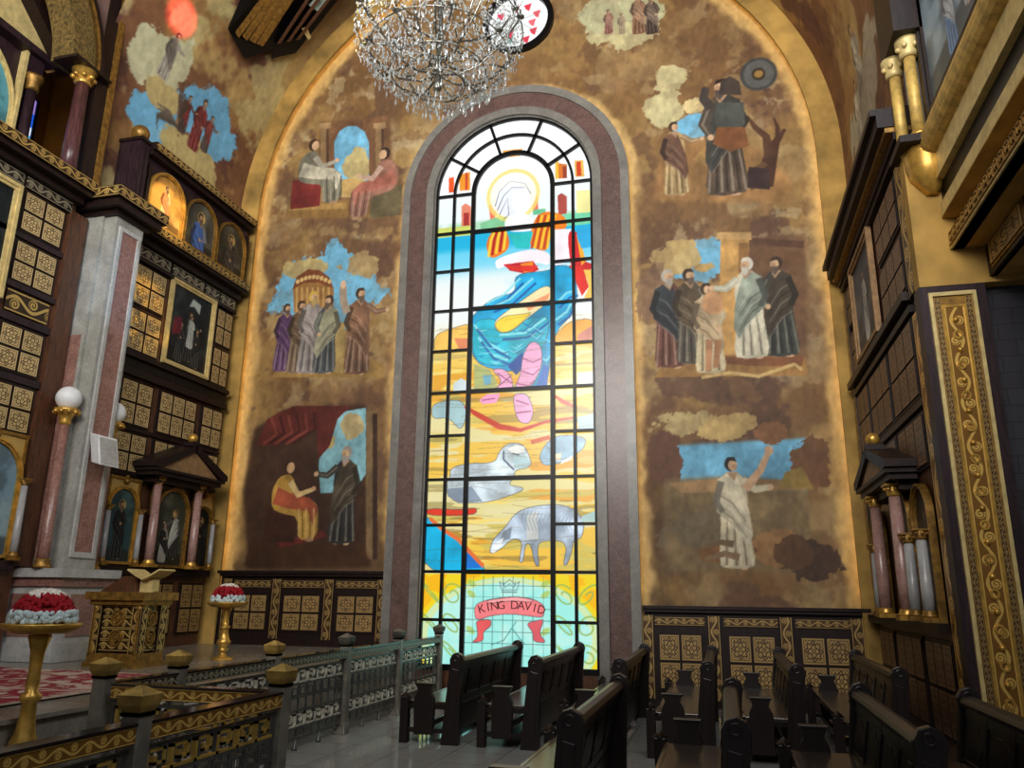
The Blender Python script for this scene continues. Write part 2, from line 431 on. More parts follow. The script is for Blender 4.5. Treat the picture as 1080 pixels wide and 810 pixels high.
def grid_mesh(name, cv, fmap, mat, parent=None, cells=None, keep=None, skirt=None):
    """surface grid coloured from the canvas; fmap(X, Y) -> (x, y, z) arrays; keep = boolean per cell; skirt = offset vector giving the sheet a thickness"""
    i0, i1, j0, j1 = cells if cells else (0, cv.w, 0, cv.h)
    X = cv.X[j0:j1 + 1, i0:i1 + 1]; Y = cv.Y[j0:j1 + 1, i0:i1 + 1]; C = cv.c[j0:j1 + 1, i0:i1 + 1]
    h, w = X.shape
    x, y, z = fmap(X, Y)
    V = np.stack([x.ravel(), y.ravel(), z.ravel()], 1)
    if parent is not None: V = V - np.array(ORG.get(parent.name, (0, 0, 0)))
    idx = np.arange(h * w).reshape(h, w)
    F = np.stack([idx[:-1, :-1], idx[:-1, 1:], idx[1:, 1:], idx[1:, :-1]], -1).reshape(-1, 4)
    if keep is not None:
        xc = (X[:-1, :-1] + X[1:, 1:]) / 2; yc = (Y[:-1, :-1] + Y[1:, 1:]) / 2
        F = F[keep(xc, yc).ravel()]
    cols = np.concatenate([np.clip(lin(C.reshape(-1, 3)), 0, 1), np.ones((h * w, 1))], 1)
    if skirt is not None:
        n = len(V); V = np.concatenate([V, V + np.array(skirt)]); cols = np.concatenate([cols, cols])
        b = np.concatenate([idx[0, :], idx[1:, -1], idx[-1, ::-1][1:], idx[::-1, 0][1:-1]])
        nb = np.roll(b, -1)
        F = np.concatenate([F, np.stack([b, b + n, nb + n, nb], 1)])
    used = np.unique(F); remap = np.full(len(V), -1); remap[used] = np.arange(len(used)); V = V[used]; cols = cols[used]; F = remap[F]
    me = bpy.data.meshes.new(name)
    me.vertices.add(len(V)); me.vertices.foreach_set('co', V.ravel())
    me.loops.add(len(F) * 4); me.loops.foreach_set('vertex_index', F.ravel().astype(np.int32))
    me.polygons.add(len(F)); me.polygons.foreach_set('loop_start', np.arange(len(F), dtype=np.int32) * 4)
    me.update(calc_edges=True); me.validate()
    ca = me.color_attributes.new('Col', 'FLOAT_COLOR', 'POINT'); ca.data.foreach_set('color', cols.astype(np.float32).ravel())
    me.materials.append(mat)
    o = bpy.data.objects.new(name, me); COL.objects.link(o)
    if parent is not None: o.parent = parent; ORG[o.name] = ORG.get(parent.name, (0, 0, 0))
    return o
def mixc(a, b, t): return tuple(x * (1 - t) + y * t for x, y in zip(a, b))
def figure(cv, x, y, h, robe, mantle, skin=(196, 160, 124), hair=(64, 46, 34), face=1, arm='down', beard=True, halo=None, seed=1, bare=False):
    """generic robed standing figure painted with its feet at (x, y)"""
    def q(pts): return [(x + face * u * h, y + v * h) for u, v in pts]
    rs = random.Random(seed)
    dk = mixc(robe, (20, 14, 10), .5); lt = mixc(robe, (238, 226, 200), .38); mdk = mixc(mantle, (16, 12, 10), .5); mlt = mixc(mantle, (236, 226, 204), .3)
    if halo: cv.ell(x + .01 * h * face, y + .93 * h, .085 * h, .085 * h, halo, .85)
    cv.ell(x - .05 * h, y + .01 * h, .035 * h, .014 * h, mixc(skin, (40, 24, 16), .3)); cv.ell(x + .06 * h, y + .005 * h, .035 * h, .014 * h, skin)
    cv.poly(q([(-.13, .015), (-.15, .1), (-.12, .42), (-.13, .62), (-.12, .79), (-.045, .865), (.045, .865), (.11, .79), (.125, .62), (.11, .42), (.155, .1), (.14, .02), (.03, .0)]), robe, tex=.3, seed=seed)
    for k in range(7):
        u = -.11 + .036 * k + rs.uniform(-.008, .008)
        cv.line(q([(u * .75, .5 + rs.uniform(-.05, .12)), (u * 1.02, .25), (u * 1.2, .03)]), [.006 * h, .018 * h, .022 * h], dk if k % 2 else lt, .75)
    cv.poly(q([(-.13, .8), (-.02, .86), (.05, .80), (.13, .52), (.15, .3), (.11, .2), (.03, .33), (-.06, .42), (-.15, .5), (-.145, .66)]), mantle, .95, tex=.35, seed=seed + 5)
    for k in range(5):
        a = .78 - .07 * k
        cv.line(q([(-.13, a - .05), (-.02, a - .12), (.10, a - .30)]), [.008 * h, .016 * h, .008 * h], mdk if k % 2 else mlt, .7)
    cv.poly(q([(-.05, .86), (.05, .86), (.02, .78)]), mixc(skin, (60, 40, 30), .25))
    if arm == 'down': A = [(.09, .78), (.155, .62), (.10, .50)]
    elif arm == 'out': A = [(.09, .79), (.20, .70), (.33, .72)]
    elif arm == 'up': A = [(.09, .80), (.19, .86), (.22, 1.03)]
    else: A = [(.09, .78), (.15, .62), (.02, .60)]
    cv.line(q(A), [.075 * h, .07 * h, .05 * h], mixc(robe, mantle, .4)); cv.line(q(A), [.02 * h, .022 * h, .012 * h], lt, .6)
    hx, hy = q([A[-1]])[0]; cv.ell(hx, hy, .026 * h, .026 * h, skin)
    cv.line(q([(-.10, .78), (-.155, .6), (-.10, .5)]), [.06 * h, .065 * h, .05 * h], mdk, .9)
    cv.ell(x - .008 * h * face, y + .935 * h, .055 * h, .066 * h, hair)
    cv.ell(x + .012 * h * face, y + .925 * h, .040 * h, .052 * h, skin)
    cv.ell(x + .028 * h * face, y + .912 * h, .022 * h, .03 * h, mixc(skin, (90, 56, 40), .4), .7)
    if beard: cv.poly(q([(-.025, .90), (.05, .905), (.045, .85), (.015, .81), (-.015, .85)]), mixc(hair, (150, 140, 128), .35))
    cv.poly(q([(-.05, .95), (-.03, 1.0), (.03, 1.0), (.052, .955), (.0, .968)]), hair)
# ------------------------------------------------------------------ the shell of the church
def nfloor():
    n = Nt('polished_floor_tiles'); o = n.obj()
    b = n.new('ShaderNodeTexBrick'); b.offset = 0; n.t.links.new(o, b.inputs['Vector']); b.inputs['Scale'].default_value = 1.0
    b.inputs['Brick Width'].default_value = .6; b.inputs['Row Height'].default_value = .6; b.inputs['Mortar Size'].default_value = .004
    b.inputs['Color1'].default_value = L4((150, 148, 142)); b.inputs['Color2'].default_value = L4((160, 158, 151)); b.inputs['Mortar'].default_value = L4((70, 68, 64))
    f = n.noise(1.7, 6); return n.fin(n.mix(n.m('MULTIPLY', f, .4), b.outputs[0], L4((112, 110, 106))), .06, 0, .6)
M['floor'] = nfloor()
M['platform'] = marble('platform_marble', (120, 112, 100), (150, 142, 128), (96, 88, 80), 1.5, .25)
b = MB(); b.box(-5.32, 5.2, -4.5, 14.2, -.12, 0); structure(b.build('floor', M['floor']))
b = MB(); b.box(-12.2, -5.32, .5, 14.2, -.12, .70); b.box(-5.32, -4.98, .5, 13.55, 0.0, .18)
b.box(-12.2, -5.28, .5, 13.55, .70, .735); structure(b.build('floor_platform', M['platform']))

# painted end wall: clouds and patches of paint
def Wp(px, py):
    p = at_y(px, py, YW); return (float(p[0]), float(p[2]))
def Wl(pts, off=(0, 0), sc=1.0): return [Wp(off[0] + a * sc, off[1] + b_ * sc) for a, b_ in pts]
wall = Cv(-9.75, 2.55, 0.0, 15.7, .018, (150, 118, 70))
X, Z = wall.X, wall.Y
wall.cloud((168, 136, 84), 2.6, .50, 11, .12, .9)
wall.cloud((118, 86, 54), 1.9, .54, 21, .05, .85)
wall.cloud((100, 72, 54), 1.3, .60, 31, .03, .85)
wall.cloud((176, 150, 104), 1.5, .62, 41, .06, .75)
wall.cloud((92, 66, 54), .9, .63, 51, .025, .8)
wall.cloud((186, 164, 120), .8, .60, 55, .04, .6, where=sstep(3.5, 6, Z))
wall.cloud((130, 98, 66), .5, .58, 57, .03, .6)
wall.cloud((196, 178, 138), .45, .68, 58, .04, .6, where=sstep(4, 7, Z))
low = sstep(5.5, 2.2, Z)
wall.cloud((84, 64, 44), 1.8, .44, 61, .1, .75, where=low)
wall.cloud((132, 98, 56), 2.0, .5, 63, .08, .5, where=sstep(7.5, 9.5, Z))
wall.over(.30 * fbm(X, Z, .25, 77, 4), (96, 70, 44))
# golden cove glow painted into the wall colour along arch and window frame
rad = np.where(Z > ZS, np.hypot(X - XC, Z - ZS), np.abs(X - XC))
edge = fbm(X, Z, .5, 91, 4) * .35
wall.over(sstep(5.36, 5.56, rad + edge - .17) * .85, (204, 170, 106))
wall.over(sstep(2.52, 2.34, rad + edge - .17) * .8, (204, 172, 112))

def patch(px, py, rx, ry, col, seed, alpha=1.0, rag=.55):
    rag = rag * 1.9
    """ragged cloud-shaped patch of paint around a point"""
    x, z = Wp(px, py); x1, _ = Wp(px + rx, py); _, z1 = Wp(px, py - ry)
    d = np.hypot((X - x) / abs(x1 - x), (Z - z) / abs(z1 - z)) + (fbm(X, Z, .62, seed, 6, .66) - .5) * 2 * rag
    m = sstep(1.02, .95, d) * alpha
    wall.over(m, col); wall.over(m * sstep(.5, .62, fbm(X, Z, .4, seed + 9, 5)) * .45, mixc(col, (96, 74, 54), .5))
def fig(px, py, ptop, robe, mantle, **kw):
    x, z = Wp(px, py); _, zt = Wp(px, ptop); figure(wall, x, z, zt - z, robe, mantle, **kw)
def wpoly(pts, col, alpha=1.0, soft=0, tex=.25, rnd=0): wall.poly(Wl(pts), col, alpha, soft, tex, rnd=rnd)
def wline(pts, w, col, alpha=1.0): wall.line(Wl(pts), w, col, alpha)
def seated(px, py, ptop, robe, mantle, face=1, skin=(196, 160, 124), hair=(60, 40, 30), seat=(92, 44, 36)):
    x, z = Wp(px, py); _, zt = Wp(px, ptop); h = zt - z
    def q(p): return [(x + face * u * h, z + v * h) for u, v in p]
    dk = mixc(robe, (16, 12, 8), .55); lt = mixc(robe, (240, 230, 210), .35)
    wall.poly(q([(-.34, 0), (.08, 0), (.08, .4), (-.34, .42)]), seat, tex=.3)
    wall.poly(q([(-.26, .4), (-.28, .62), (-.2, .78), (-.06, .82), (.02, .74), (.02, .52), (.26, .5), (.36, .42), (.38, .05), (.12, .02), (.1, .3), (-.12, .34)]), robe, tex=.35, rnd=1)
    wall.poly(q([(-.26, .46), (-.2, .66), (-.02, .58), (.24, .52), (.36, .4), (.3, .2), (.22, .36), (-.05, .4)]), mantle, .95, tex=.35)
    for k in range(6):
        wall.line(q([(.1 + .05 * k, .4), (.12 + .05 * k, .2), (.14 + .045 * k, .05)]), .018 * h, dk if k % 2 else lt, .7)
    wall.line(q([(-.04, .72), (.08, .56), (.27, .62)]), [.085 * h, .08 * h, .05 * h], lt); wall.ell(*q([(.28, .63)])[0], .03 * h, .03 * h, skin)
    wall.ell(*q([(-.075, .9)])[0], .075 * h, .088 * h, hair); wall.ell(*q([(-.05, .89)])[0], .052 * h, .068 * h, skin)
    wall.ell(*q([(.27, .03)])[0], .06 * h, .022 * h, mixc(skin, (70, 44, 30), .3))

SKY = (112, 172, 202); SKY2 = (128, 168, 176)
# scene with an open arch, two seated figures
wpoly([(338, 128), (412, 122), (414, 212), (336, 210)], (120, 86, 58), 1, 6)
wpoly([(352, 208), (352, 150), (357, 139), (366, 133), (376, 133), (385, 139), (390, 150), (390, 208)], SKY)
patch(378, 178, 13, 22, (188, 172, 118), 5, 1, .35); wpoly([(352, 208), (352, 190), (372, 188), (390, 192), (390, 208)], (170, 140, 88))
wline([(350, 206), (350, 150), (356, 137), (366, 130), (377, 130), (387, 137), (392, 150), (392, 206)], .12, (110, 78, 54))
for x in (342, 400): wpoly([(x - 4, 214), (x - 4, 134), (x + 5, 133), (x + 5, 214)], (146, 116, 80)); wpoly([(x + 2, 214), (x + 2, 136), (x + 5, 136), (x + 5, 214)], (88, 62, 48)); wpoly([(x - 6, 135), (x - 6, 130), (x + 7, 129), (x + 7, 135)], (158, 128, 90))
wpoly([(302, 230), (304, 214), (408, 210), (412, 230)], (138, 104, 60), 1, 5); wpoly([(304, 222), (366, 220), (366, 214), (308, 216)], (168, 132, 78))
seated(331, 218, 146, (112, 108, 92), (186, 178, 156), 1, seat=(116, 44, 40)); seated(396, 230, 156, (142, 100, 84), (158, 96, 80), -1, hair=(54, 38, 34), seat=(96, 86, 62))
# procession before a round domed pavilion
patch(348, 305, 50, 36, SKY, 8, 1, .5); patch(322, 282, 22, 10, (186, 164, 106), 9, .9); patch(385, 278, 18, 12, (170, 146, 100), 12, .9)
wpoly([(310, 330), (309, 305), (314, 293), (324, 286), (335, 286), (346, 293), (352, 304), (351, 332)], (150, 108, 60)); wpoly([(308, 306), (313, 292), (325, 284), (337, 285), (347, 292), (352, 304), (346, 302), (336, 298), (322, 298), (314, 302)], (118, 66, 38))
for k in range(7): wline([(313 + k * 5.6, 330), (313 + k * 5.6, 303)], .05, (190, 152, 92), .9)
for k in range(9): wall.ell(*Wp(314 + k * 4.2, 297 - 5 * math.sin(k / 8 * PI)), .045, .05, (204, 172, 112))
wpoly([(286, 398), (296, 384), (350, 360), (404, 384), (408, 398)], (148, 116, 66)); wpoly([(348, 392), (352, 340), (364, 340), (362, 394)], (164, 138, 86))
fig(297, 392, 321, (94, 66, 98), (84, 58, 90), face=1, seed=2); fig(312, 394, 318, (118, 96, 78), (96, 76, 58), face=1, seed=3); fig(324, 394, 308, (130, 122, 120), (150, 140, 134), face=1, seed=4, hair=(196, 164, 74))
fig(341, 394, 312, (70, 74, 76), (152, 150, 122), face=-1, arm='down', seed=5); fig(375, 395, 304, (112, 82, 64), (126, 92, 70), face=1, arm='out', seed=6); wline([(366, 330), (362, 316), (362, 302)], .16, (160, 140, 120)); wall.ell(*Wp(362, 300), .06, .09, (206, 170, 136))
# dark canopy with a seated and a standing figure
wpoly([(268, 452), (300, 432), (386, 426), (388, 596), (262, 600), (256, 520)], (58, 38, 28), .92, 12); wpoly([(336, 492), (340, 438), (386, 430), (386, 500), (372, 520), (338, 520)], (126, 172, 180))
patch(372, 448, 12, 12, (186, 168, 120), 15, 1, .4); patch(346, 466, 8, 7, (176, 156, 104), 16, 1, .4); wpoly([(386, 590), (386, 434), (396, 432), (396, 590)], (120, 96, 66)); wpoly([(393, 590), (393, 436), (398, 436), (398, 590)], (62, 42, 34))
wpoly([(270, 470), (282, 442), (310, 428), (370, 428), (356, 442), (348, 470), (336, 484), (334, 452), (312, 466), (290, 470)], (92, 40, 34)); 
for k in range(6): wline([(286 + 9 * k, 440 - k), (292 + 8 * k, 458 - k), (278 + 6 * k, 468)], .06, (58, 26, 22) if k % 2 else (124, 62, 48), .8)
wpoly([(256, 598), (268, 570), (380, 566), (392, 598)], (66, 42, 26), 1, 8); wpoly([(292, 572), (340, 560), (346, 566), (296, 578)], (98, 40, 34))
seated(304, 572, 484, (172, 132, 60), (150, 72, 50), 1, skin=(190, 150, 108), seat=(60, 34, 24)); fig(359, 574, 471, (48, 46, 44), (72, 62, 48), face=-1, arm='out', seed=8, hair=(150, 140, 128))
# small figure, large dark figure with a round shield, bare tree
patch(737, 132, 26, 13, SKY, 18, 1, .4); patch(700, 114, 20, 17, (186, 176, 132), 19, .95, .5); patch(706, 86, 16, 14, (192, 180, 134), 20, .95); patch(732, 112, 12, 8, (206, 186, 134), 22, 1)
wpoly([(690, 212), (694, 160), (730, 146), (800, 156), (836, 190), (832, 214)], (146, 108, 66), .9, 10); wpoly([(730, 168), (756, 144), (764, 172), (748, 178)], (158, 122, 74))
wline([(806, 196), (812, 168), (818, 150), (828, 136)], [.32, .26, .15, .05], (74, 48, 34)); wline([(812, 166), (808, 144), (796, 134), (788, 122)], [.2, .14, .1, .04], (80, 54, 38)); wline([(820, 150), (820, 134), (816, 124)], [.1, .07, .03], (74, 48, 34)); wline([(800, 196), (790, 184), (808, 172)], [.3, .2, .1], (98, 70, 48)); wpoly([(786, 198), (790, 176), (812, 178), (812, 200)], (56, 40, 38))
fig(714, 206, 128, (170, 142, 96), (96, 68, 54), face=1, arm='out', seed=9, beard=False); fig(768, 206, 82, (80, 66, 54), (64, 62, 58), face=-1, arm='down', seed=10, hair=(46, 34, 30))
wpoly([(754, 128), (756, 108), (784, 108), (786, 130), (780, 138), (758, 138)], (74, 76, 70)); wpoly([(752, 152), (756, 134), (786, 134), (790, 154), (770, 160)], (126, 80, 48)); wpoly([(758, 100), (760, 86), (770, 80), (780, 86), (782, 100)], (62, 52, 46))
x, z = Wp(800, 78); wall.ell(x, z, .34, .36, (66, 66, 64), soft=1); wall.ell(x, z, .28, .3, (92, 92, 88)); wall.ell(x, z, .13, .14, (60, 52, 40)); wall.ell(x, z, .08, .08, (150, 116, 62))
wline([(744, 104), (752, 86), (772, 72), (790, 62)], [.06, .05, .04, .02], (110, 78, 50)); wline([(750, 114), (742, 104), (744, 92)], [.2, .18, .14], (66, 58, 54))
# elder in white among robed men by a pillar
patch(738, 272, 30, 20, SKY, 25, 1, .45); patch(716, 268, 26, 18, (188, 160, 104), 26, .95); patch(742, 282, 16, 8, (182, 150, 94), 27, 1); patch(690, 300, 16, 40, (126, 98, 78), 28, .7)
wpoly([(792, 250), (850, 246), (852, 380), (790, 380)], (104, 74, 52), .8, 10); wpoly([(757, 378), (760, 252), (790, 252), (790, 378)], (182, 140, 82)); wpoly([(779, 378), (779, 256), (790, 256), (790, 378)], (146, 106, 62)); wpoly([(754, 252), (757, 245), (792, 245), (793, 253)], (190, 152, 98)); wpoly([(793, 258), (793, 251), (848, 254), (848, 262)], (88, 62, 46))
wpoly([(690, 398), (700, 384), (760, 374), (850, 376), (852, 396)], (150, 112, 66)); wpoly([(756, 382), (760, 376), (848, 376), (846, 386), (790, 386)], (124, 80, 52)); wline([(740, 398), (770, 393), (800, 397), (838, 384), (846, 390)], .06, (196, 164, 108))
fig(708, 388, 284, (110, 70, 58), (52, 58, 62), face=1, arm='out', seed=11, hair=(168, 160, 148)); fig(731, 384, 283, (78, 72, 62), (92, 76, 56), face=1, seed=12)
fig(750, 394, 298, (184, 168, 132), (176, 152, 118), face=1, arm='down', seed=13, beard=False); wpoly([(740, 330), (742, 312), (752, 306), (762, 312), (763, 332)], (184, 138, 98), 1, 1, rnd=2); wpoly([(744, 392), (744, 358), (752, 358), (750, 392)], (186, 136, 98)); wpoly([(752, 388), (754, 358), (761, 358), (758, 388)], (170, 122, 86))
fig(826, 376, 270, (60, 62, 56), (70, 60, 48), face=-1, seed=14); fig(794, 378, 271, (196, 188, 164), (134, 142, 128), face=-1, arm='out', seed=15, hair=(200, 192, 178))
# youth in a pale tunic on open ground
wpoly([(706, 512), (706, 470), (850, 462), (850, 520)], SKY, 1, 5); patch(720, 448, 30, 16, (176, 156, 108), 35, 1); patch(776, 452, 28, 14, (180, 152, 98), 36, 1); patch(820, 456, 24, 14, (134, 92, 62), 37, 1); patch(702, 488, 14, 24, (104, 72, 56), 38, 1); patch(860, 490, 22, 30, (112, 78, 54), 39, 1)
wpoly([(700, 506), (770, 502), (850, 508), (860, 600), (700, 604)], (122, 102, 72), .95, 10); wpoly([(704, 510), (760, 504), (850, 507), (850, 517), (720, 520)], (150, 118, 82)); wpoly([(822, 514), (828, 498), (846, 492), (858, 516)], (150, 124, 66)); patch(742, 560, 40, 26, (112, 98, 76), 40, .8); patch(850, 588, 38, 18, (70, 52, 44), 41, .9)
patch(824, 578, 26, 20, (150, 112, 72), 71, 1, .35); patch(838, 586, 20, 18, (96, 68, 48), 72, 1, .4); wpoly([(736, 580), (780, 566), (800, 580), (780, 596), (740, 592)], (128, 90, 58))
fig(778, 600, 482, (192, 178, 148), (204, 192, 164), face=1, arm='out', seed=16, beard=False, hair=(44, 40, 42)); wline([(786, 516), (802, 496), (810, 478)], [.14, .12, .09], (196, 158, 124)); wall.ell(*Wp(811, 475), .07, .08, (196, 158, 124))
wline([(738, 578), (760, 572), (774, 574)], [.04, .09, .12], (112, 92, 66)); wline([(742, 590), (764, 584), (780, 588)], [.05, .10, .12], (128, 104, 76))
# angels in light above
patch(656, 16, 46, 26, (190, 190, 150), 45, .9, .4); patch(660, 36, 36, 12, (200, 190, 142), 46, .9)
for px, hh, cl in ((642, 26, (132, 84, 74)), (656, 22, (168, 148, 118)), (674, 42, (120, 84, 60)), (688, 40, (66, 50, 44))): fig(px, 36, 36 - hh, cl, mixc(cl, (220, 200, 170), .3), seed=int(px), beard=False)

def wall_map(d):
    return lambda A, B: (A, np.full_like(A, YW - d), B)
def in_wall(xc, zc):
    r = np.where(zc > ZS, np.hypot(xc - XC, zc - ZS), np.abs(xc - XC)); rw = np.where(zc > ZS, np.hypot(xc - XC, zc - ZS), np.abs(xc - XC))
    return (r < 6.02) & (rw > 1.85)
ROUND = (Wp(547, 24)); ORAD = .70
MUR = [((298, 122, 414, 234), 'painted mural of two seated figures before an open arch, high left of the tall window'),
       ((284, 274, 408, 400), 'painted mural of robed figures walking past a domed pavilion, left of the tall window'),
       ((250, 418, 406, 600), 'dark painted mural with red canopy, seated figure and standing dark robed man'),
       ((668, 54, 840, 216), 'painted mural of a large dark warrior with round shield, small figure and bare tree'),
       ((682, 238, 856, 402), 'painted mural of bearded men around an elder in white beside a pillar'),
       ((692, 432, 884, 614), 'painted mural of a youth in pale tunic raising one arm, lowest right of window'),
       ((608, 0, 704, 44), 'painted mural of small angels in pale light above the tall window')]

wall.c = np.clip(wall.c * (1 + .26 * (fbm(X * 1.6, Z, .12, 401, 3) - .5)[..., None] + .22 * (fbm(X, Z, .5, 402, 4) - .5)[..., None]), 0, 255)
CELLS = []
for (ax, ay, bx, by), lab in MUR:
    cx, cy = (ax + bx) / 2, (ay + by) / 2
    CELLS.append((wall.sub(Wp(ax, cy)[0], Wp(bx, cy)[0], Wp(cx, by)[1], Wp(cx, ay)[1]), lab))
def in_arch(a, c_): return np.where(c_ > ZS, np.hypot(a - XC, c_ - ZS), np.abs(a - XC)) < 5.6
def keep_wall(xc, zc):
    k = in_wall(xc, zc) & (np.hypot(xc - ROUND[0], zc - ROUND[1]) > ORAD - .04)
    for (i0, i1, j0, j1), _ in CELLS:
        m = np.zeros_like(k); m[j0:j1, i0:i1] = True; k &= ~(m & in_arch(xc, zc))
    return k
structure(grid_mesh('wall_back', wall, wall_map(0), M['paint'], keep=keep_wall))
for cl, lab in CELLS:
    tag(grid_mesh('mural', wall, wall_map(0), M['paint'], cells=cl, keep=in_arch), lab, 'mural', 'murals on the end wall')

# backing behind the painted wall, arch band with its hidden light strip
b = MB(); b.box(-9.9, XC - 2.0, 13.62, 13.9, 0, 15.6); b.box(XC + 2.0, 2.75, 13.62, 13.9, 0, 15.6)
structure(b.build('wall_back_core', M['ochre']))
def hoop(r, z0, n=48):
    return [(XC - r, z0)] + [(XC - r * math.cos(PI * k / n), ZS + r * math.sin(PI * k / n)) for k in range(n + 1)] + [(XC + r, z0)]
b = MB(); b.ring(hoop(6.12, 0), hoop(5.62, 0), 'y', 13.38, 13.43); b.ring(hoop(6.12, 0), hoop(5.80, 0), 'y', 13.43, 13.6)
structure(b.build('trim_1', M['ochre']))
b = MB(); b.ring(hoop(5.78, 1.6), hoop(5.70, 1.6), 'y', 13.432, 13.442); o = b.build('cove_light', M['led'])
tag(o, 'warm hidden light strip following the great arch around the painted wall', 'light')

# vault and upper side walls, one painted surface: v is arc length above the left springing
VEND = PI * RVAULT
va = Cv(9.15, 13.42, -2.0, VEND + 9.4, .03, (150, 112, 68))
A, B = va.X, va.Y
left = sstep(9.0, 8.0, B)
va.cloud((178, 150, 96), 1.5, .48, 111, .08, .9); va.cloud((118, 80, 56), 1.3, .53, 121, .05, .9); va.cloud((96, 62, 54), .8, .62, 131, .03, .8); va.cloud((190, 174, 120), .9, .6, 141, .05, .8, where=left)
va.over(sstep(3.4, 6.0, B) * sstep(14.5, 12.0, B) * .85, (84, 60, 40))
def Vp(px, py):
    p = at_vault(px, py); th = math.atan2(p[2] - ZS, XC - p[0]); return (float(p[1]), th * RVAULT if p[2] > ZS else float(p[2] - ZS))
def vpatch(px, py, rx, ry, col, seed, alpha=1.0, rag=.5):
    x, v = Vp(px, py); d = np.hypot((A - x) / rx, (B - v) / ry) + (fbm(A, B, .6, seed, 6, .66) - .5) * 3.2 * rag
    va.over(sstep(1.04, .94, d) * alpha, col)
vpatch(172, 62, .6, .6, (190, 186, 150), 151); vpatch(220, 130, 1.0, .62, (112, 172, 206), 152, 1, .4); vpatch(160, 125, .5, .4, (112, 172, 206), 153); vpatch(170, 165, .4, .6, (120, 176, 206), 154, .9); vpatch(205, 175, .8, .5, (186, 168, 112), 155); vpatch(170, 100, .5, .3, (186, 166, 112), 156)
def vfig(px, py, h, robe, mantle, **kw):
    x, v = Vp(px, py); figure(va, x, v, h, robe, mantle, **kw)
vfig(170, 82, .95, (150, 144, 132), (128, 118, 108), arm='out', seed=21, beard=False)
vfig(202, 158, 1.1, (122, 44, 44), (104, 46, 44), seed=22, beard=False); vfig(190, 140, .8, (70, 52, 50), (120, 48, 46), arm='out', seed=23, beard=False); vfig(214, 160, .8, (84, 70, 66), (130, 60, 54), seed=24, beard=False, arm='out')
x, v = Vp(180, 120)
for q in range(6): va.line([(x + .22, v - .12), (x - .05 - .05 * q, v + .02 - .05 * q), (x - .38 + .03 * q, v - .02 - .09 * q)], [.05, .07, .02], (112 - 6 * q, 98 - 5 * q, 88 - 5 * q))
x, v = Vp(188, 112)
for q in range(5): va.line([(x + .1, v - .2), (x - .02 + .06 * q, v + .12), (x - .1 + .08 * q, v + .42 - .05 * q)], [.05, .07, .02], (96 - 6 * q, 78 - 5 * q, 66 - 5 * q))
for px, py, c in ((905, 150, (176, 168, 140)), (912, 110, (150, 140, 120)), (918, 70, (166, 152, 128)), (908, 200, (170, 140, 104))):
    p = at_x(px, py, 2.45); vv = VEND + (ZS - p[2]); d = np.hypot((A - p[1]) / .5, (B - vv) / .8) + (fbm(A, B, .5, int(px), 4) - .5) * 1.4
    va.over(sstep(1.05, .9, d), c)
for pyy, cl in ((150, (150, 142, 122)), (220, (150, 110, 84)), (90, (128, 116, 104))):
    p = at_x(908, pyy, 2.45); figure(va, p[1], VEND + (ZS - p[2]) + .2, -1.3, cl, (186, 176, 150), seed=pyy, beard=False)
def vault_map(r):
    def f(a, bb):
        th = np.clip(bb, 0, VEND) / r
        x = XC - r * np.cos(th); z = ZS + r * np.sin(th) + np.where(bb < 0, bb, 0) - np.where(bb > VEND, bb - VEND, 0)
        return x, a, z
    return f
VC = []
def vmural(pxs, lab):
    a0, b0, a1, b1 = pxs; VC.append((va.sub(a0, a1, b0, b1), lab))
p = Vp(202, 130); vmural((p[0] - .95, p[1] - .75, p[0] + .95, p[1] + .55), 'painted mural of red winged figures on blue sky above the case of arched icons')
p = Vp(172, 60); vmural((p[0] - .5, p[1] - .12, p[0] + .55, p[1] + .75), 'small grey robed figure painted in pale light, higher up the left vault')
p = at_x(912, 130, 2.45); vmural((p[1] - .8, VEND + ZS - p[2] - 1.2, min(13.1, p[1] + .9), VEND + ZS - p[2] + 1.3), 'faded painted mural of pale robed figures on the right side of the vault')
va.c = np.clip(va.c * (1 + .26 * (fbm(A * 1.6, B, .12, 411, 3) - .5)[..., None] + .2 * (fbm(A, B, .5, 412, 4) - .5)[..., None]), 0, 255)
def vkeep(lo, hi):
    def f(a, c_):
        k = (c_ > lo) & (c_ < hi)
        for (i0, i1, j0, j1), _ in VC: k[j0:j1, i0:i1] = False
        return k
    return f
structure(grid_mesh('ceiling', va, vault_map(RVAULT), M['paint'], keep=vkeep(0, VEND)))
structure(grid_mesh('wall_left', va, vault_map(RVAULT), M['paint'], keep=vkeep(-9, 0))); structure(grid_mesh('wall_right', va, vault_map(RVAULT), M['paint'], keep=vkeep(VEND, VEND + 3.0)))
for cl, lab in VC: tag(grid_mesh('vault_mural', va, vault_map(RVAULT), M['paint'], cells=cl), lab, 'mural')

# right wall behind the screen, pier and wall beside it
b = MB(); b.box(2.47, 2.75, 8.64, 13.9, 0, 6.6)
structure(b.build('wall_right', M['ochre']))
# left wall: plain strip behind the screen, chamber behind the upper opening
b = MB(); b.box(-9.9, -9.67, 9.2, 13.9, .7, 9.4); b.box(-9.9, -9.67, .5, 9.2, .7, 7.55)
structure(b.build('wall_left', M['ochre']))
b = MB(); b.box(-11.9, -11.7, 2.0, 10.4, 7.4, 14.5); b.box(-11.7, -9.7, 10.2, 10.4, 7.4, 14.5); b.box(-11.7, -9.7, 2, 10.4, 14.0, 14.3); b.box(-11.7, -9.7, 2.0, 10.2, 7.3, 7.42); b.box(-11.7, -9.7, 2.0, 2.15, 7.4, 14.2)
structure(b.build('wall_left_chamber', M['ochre_dark']))
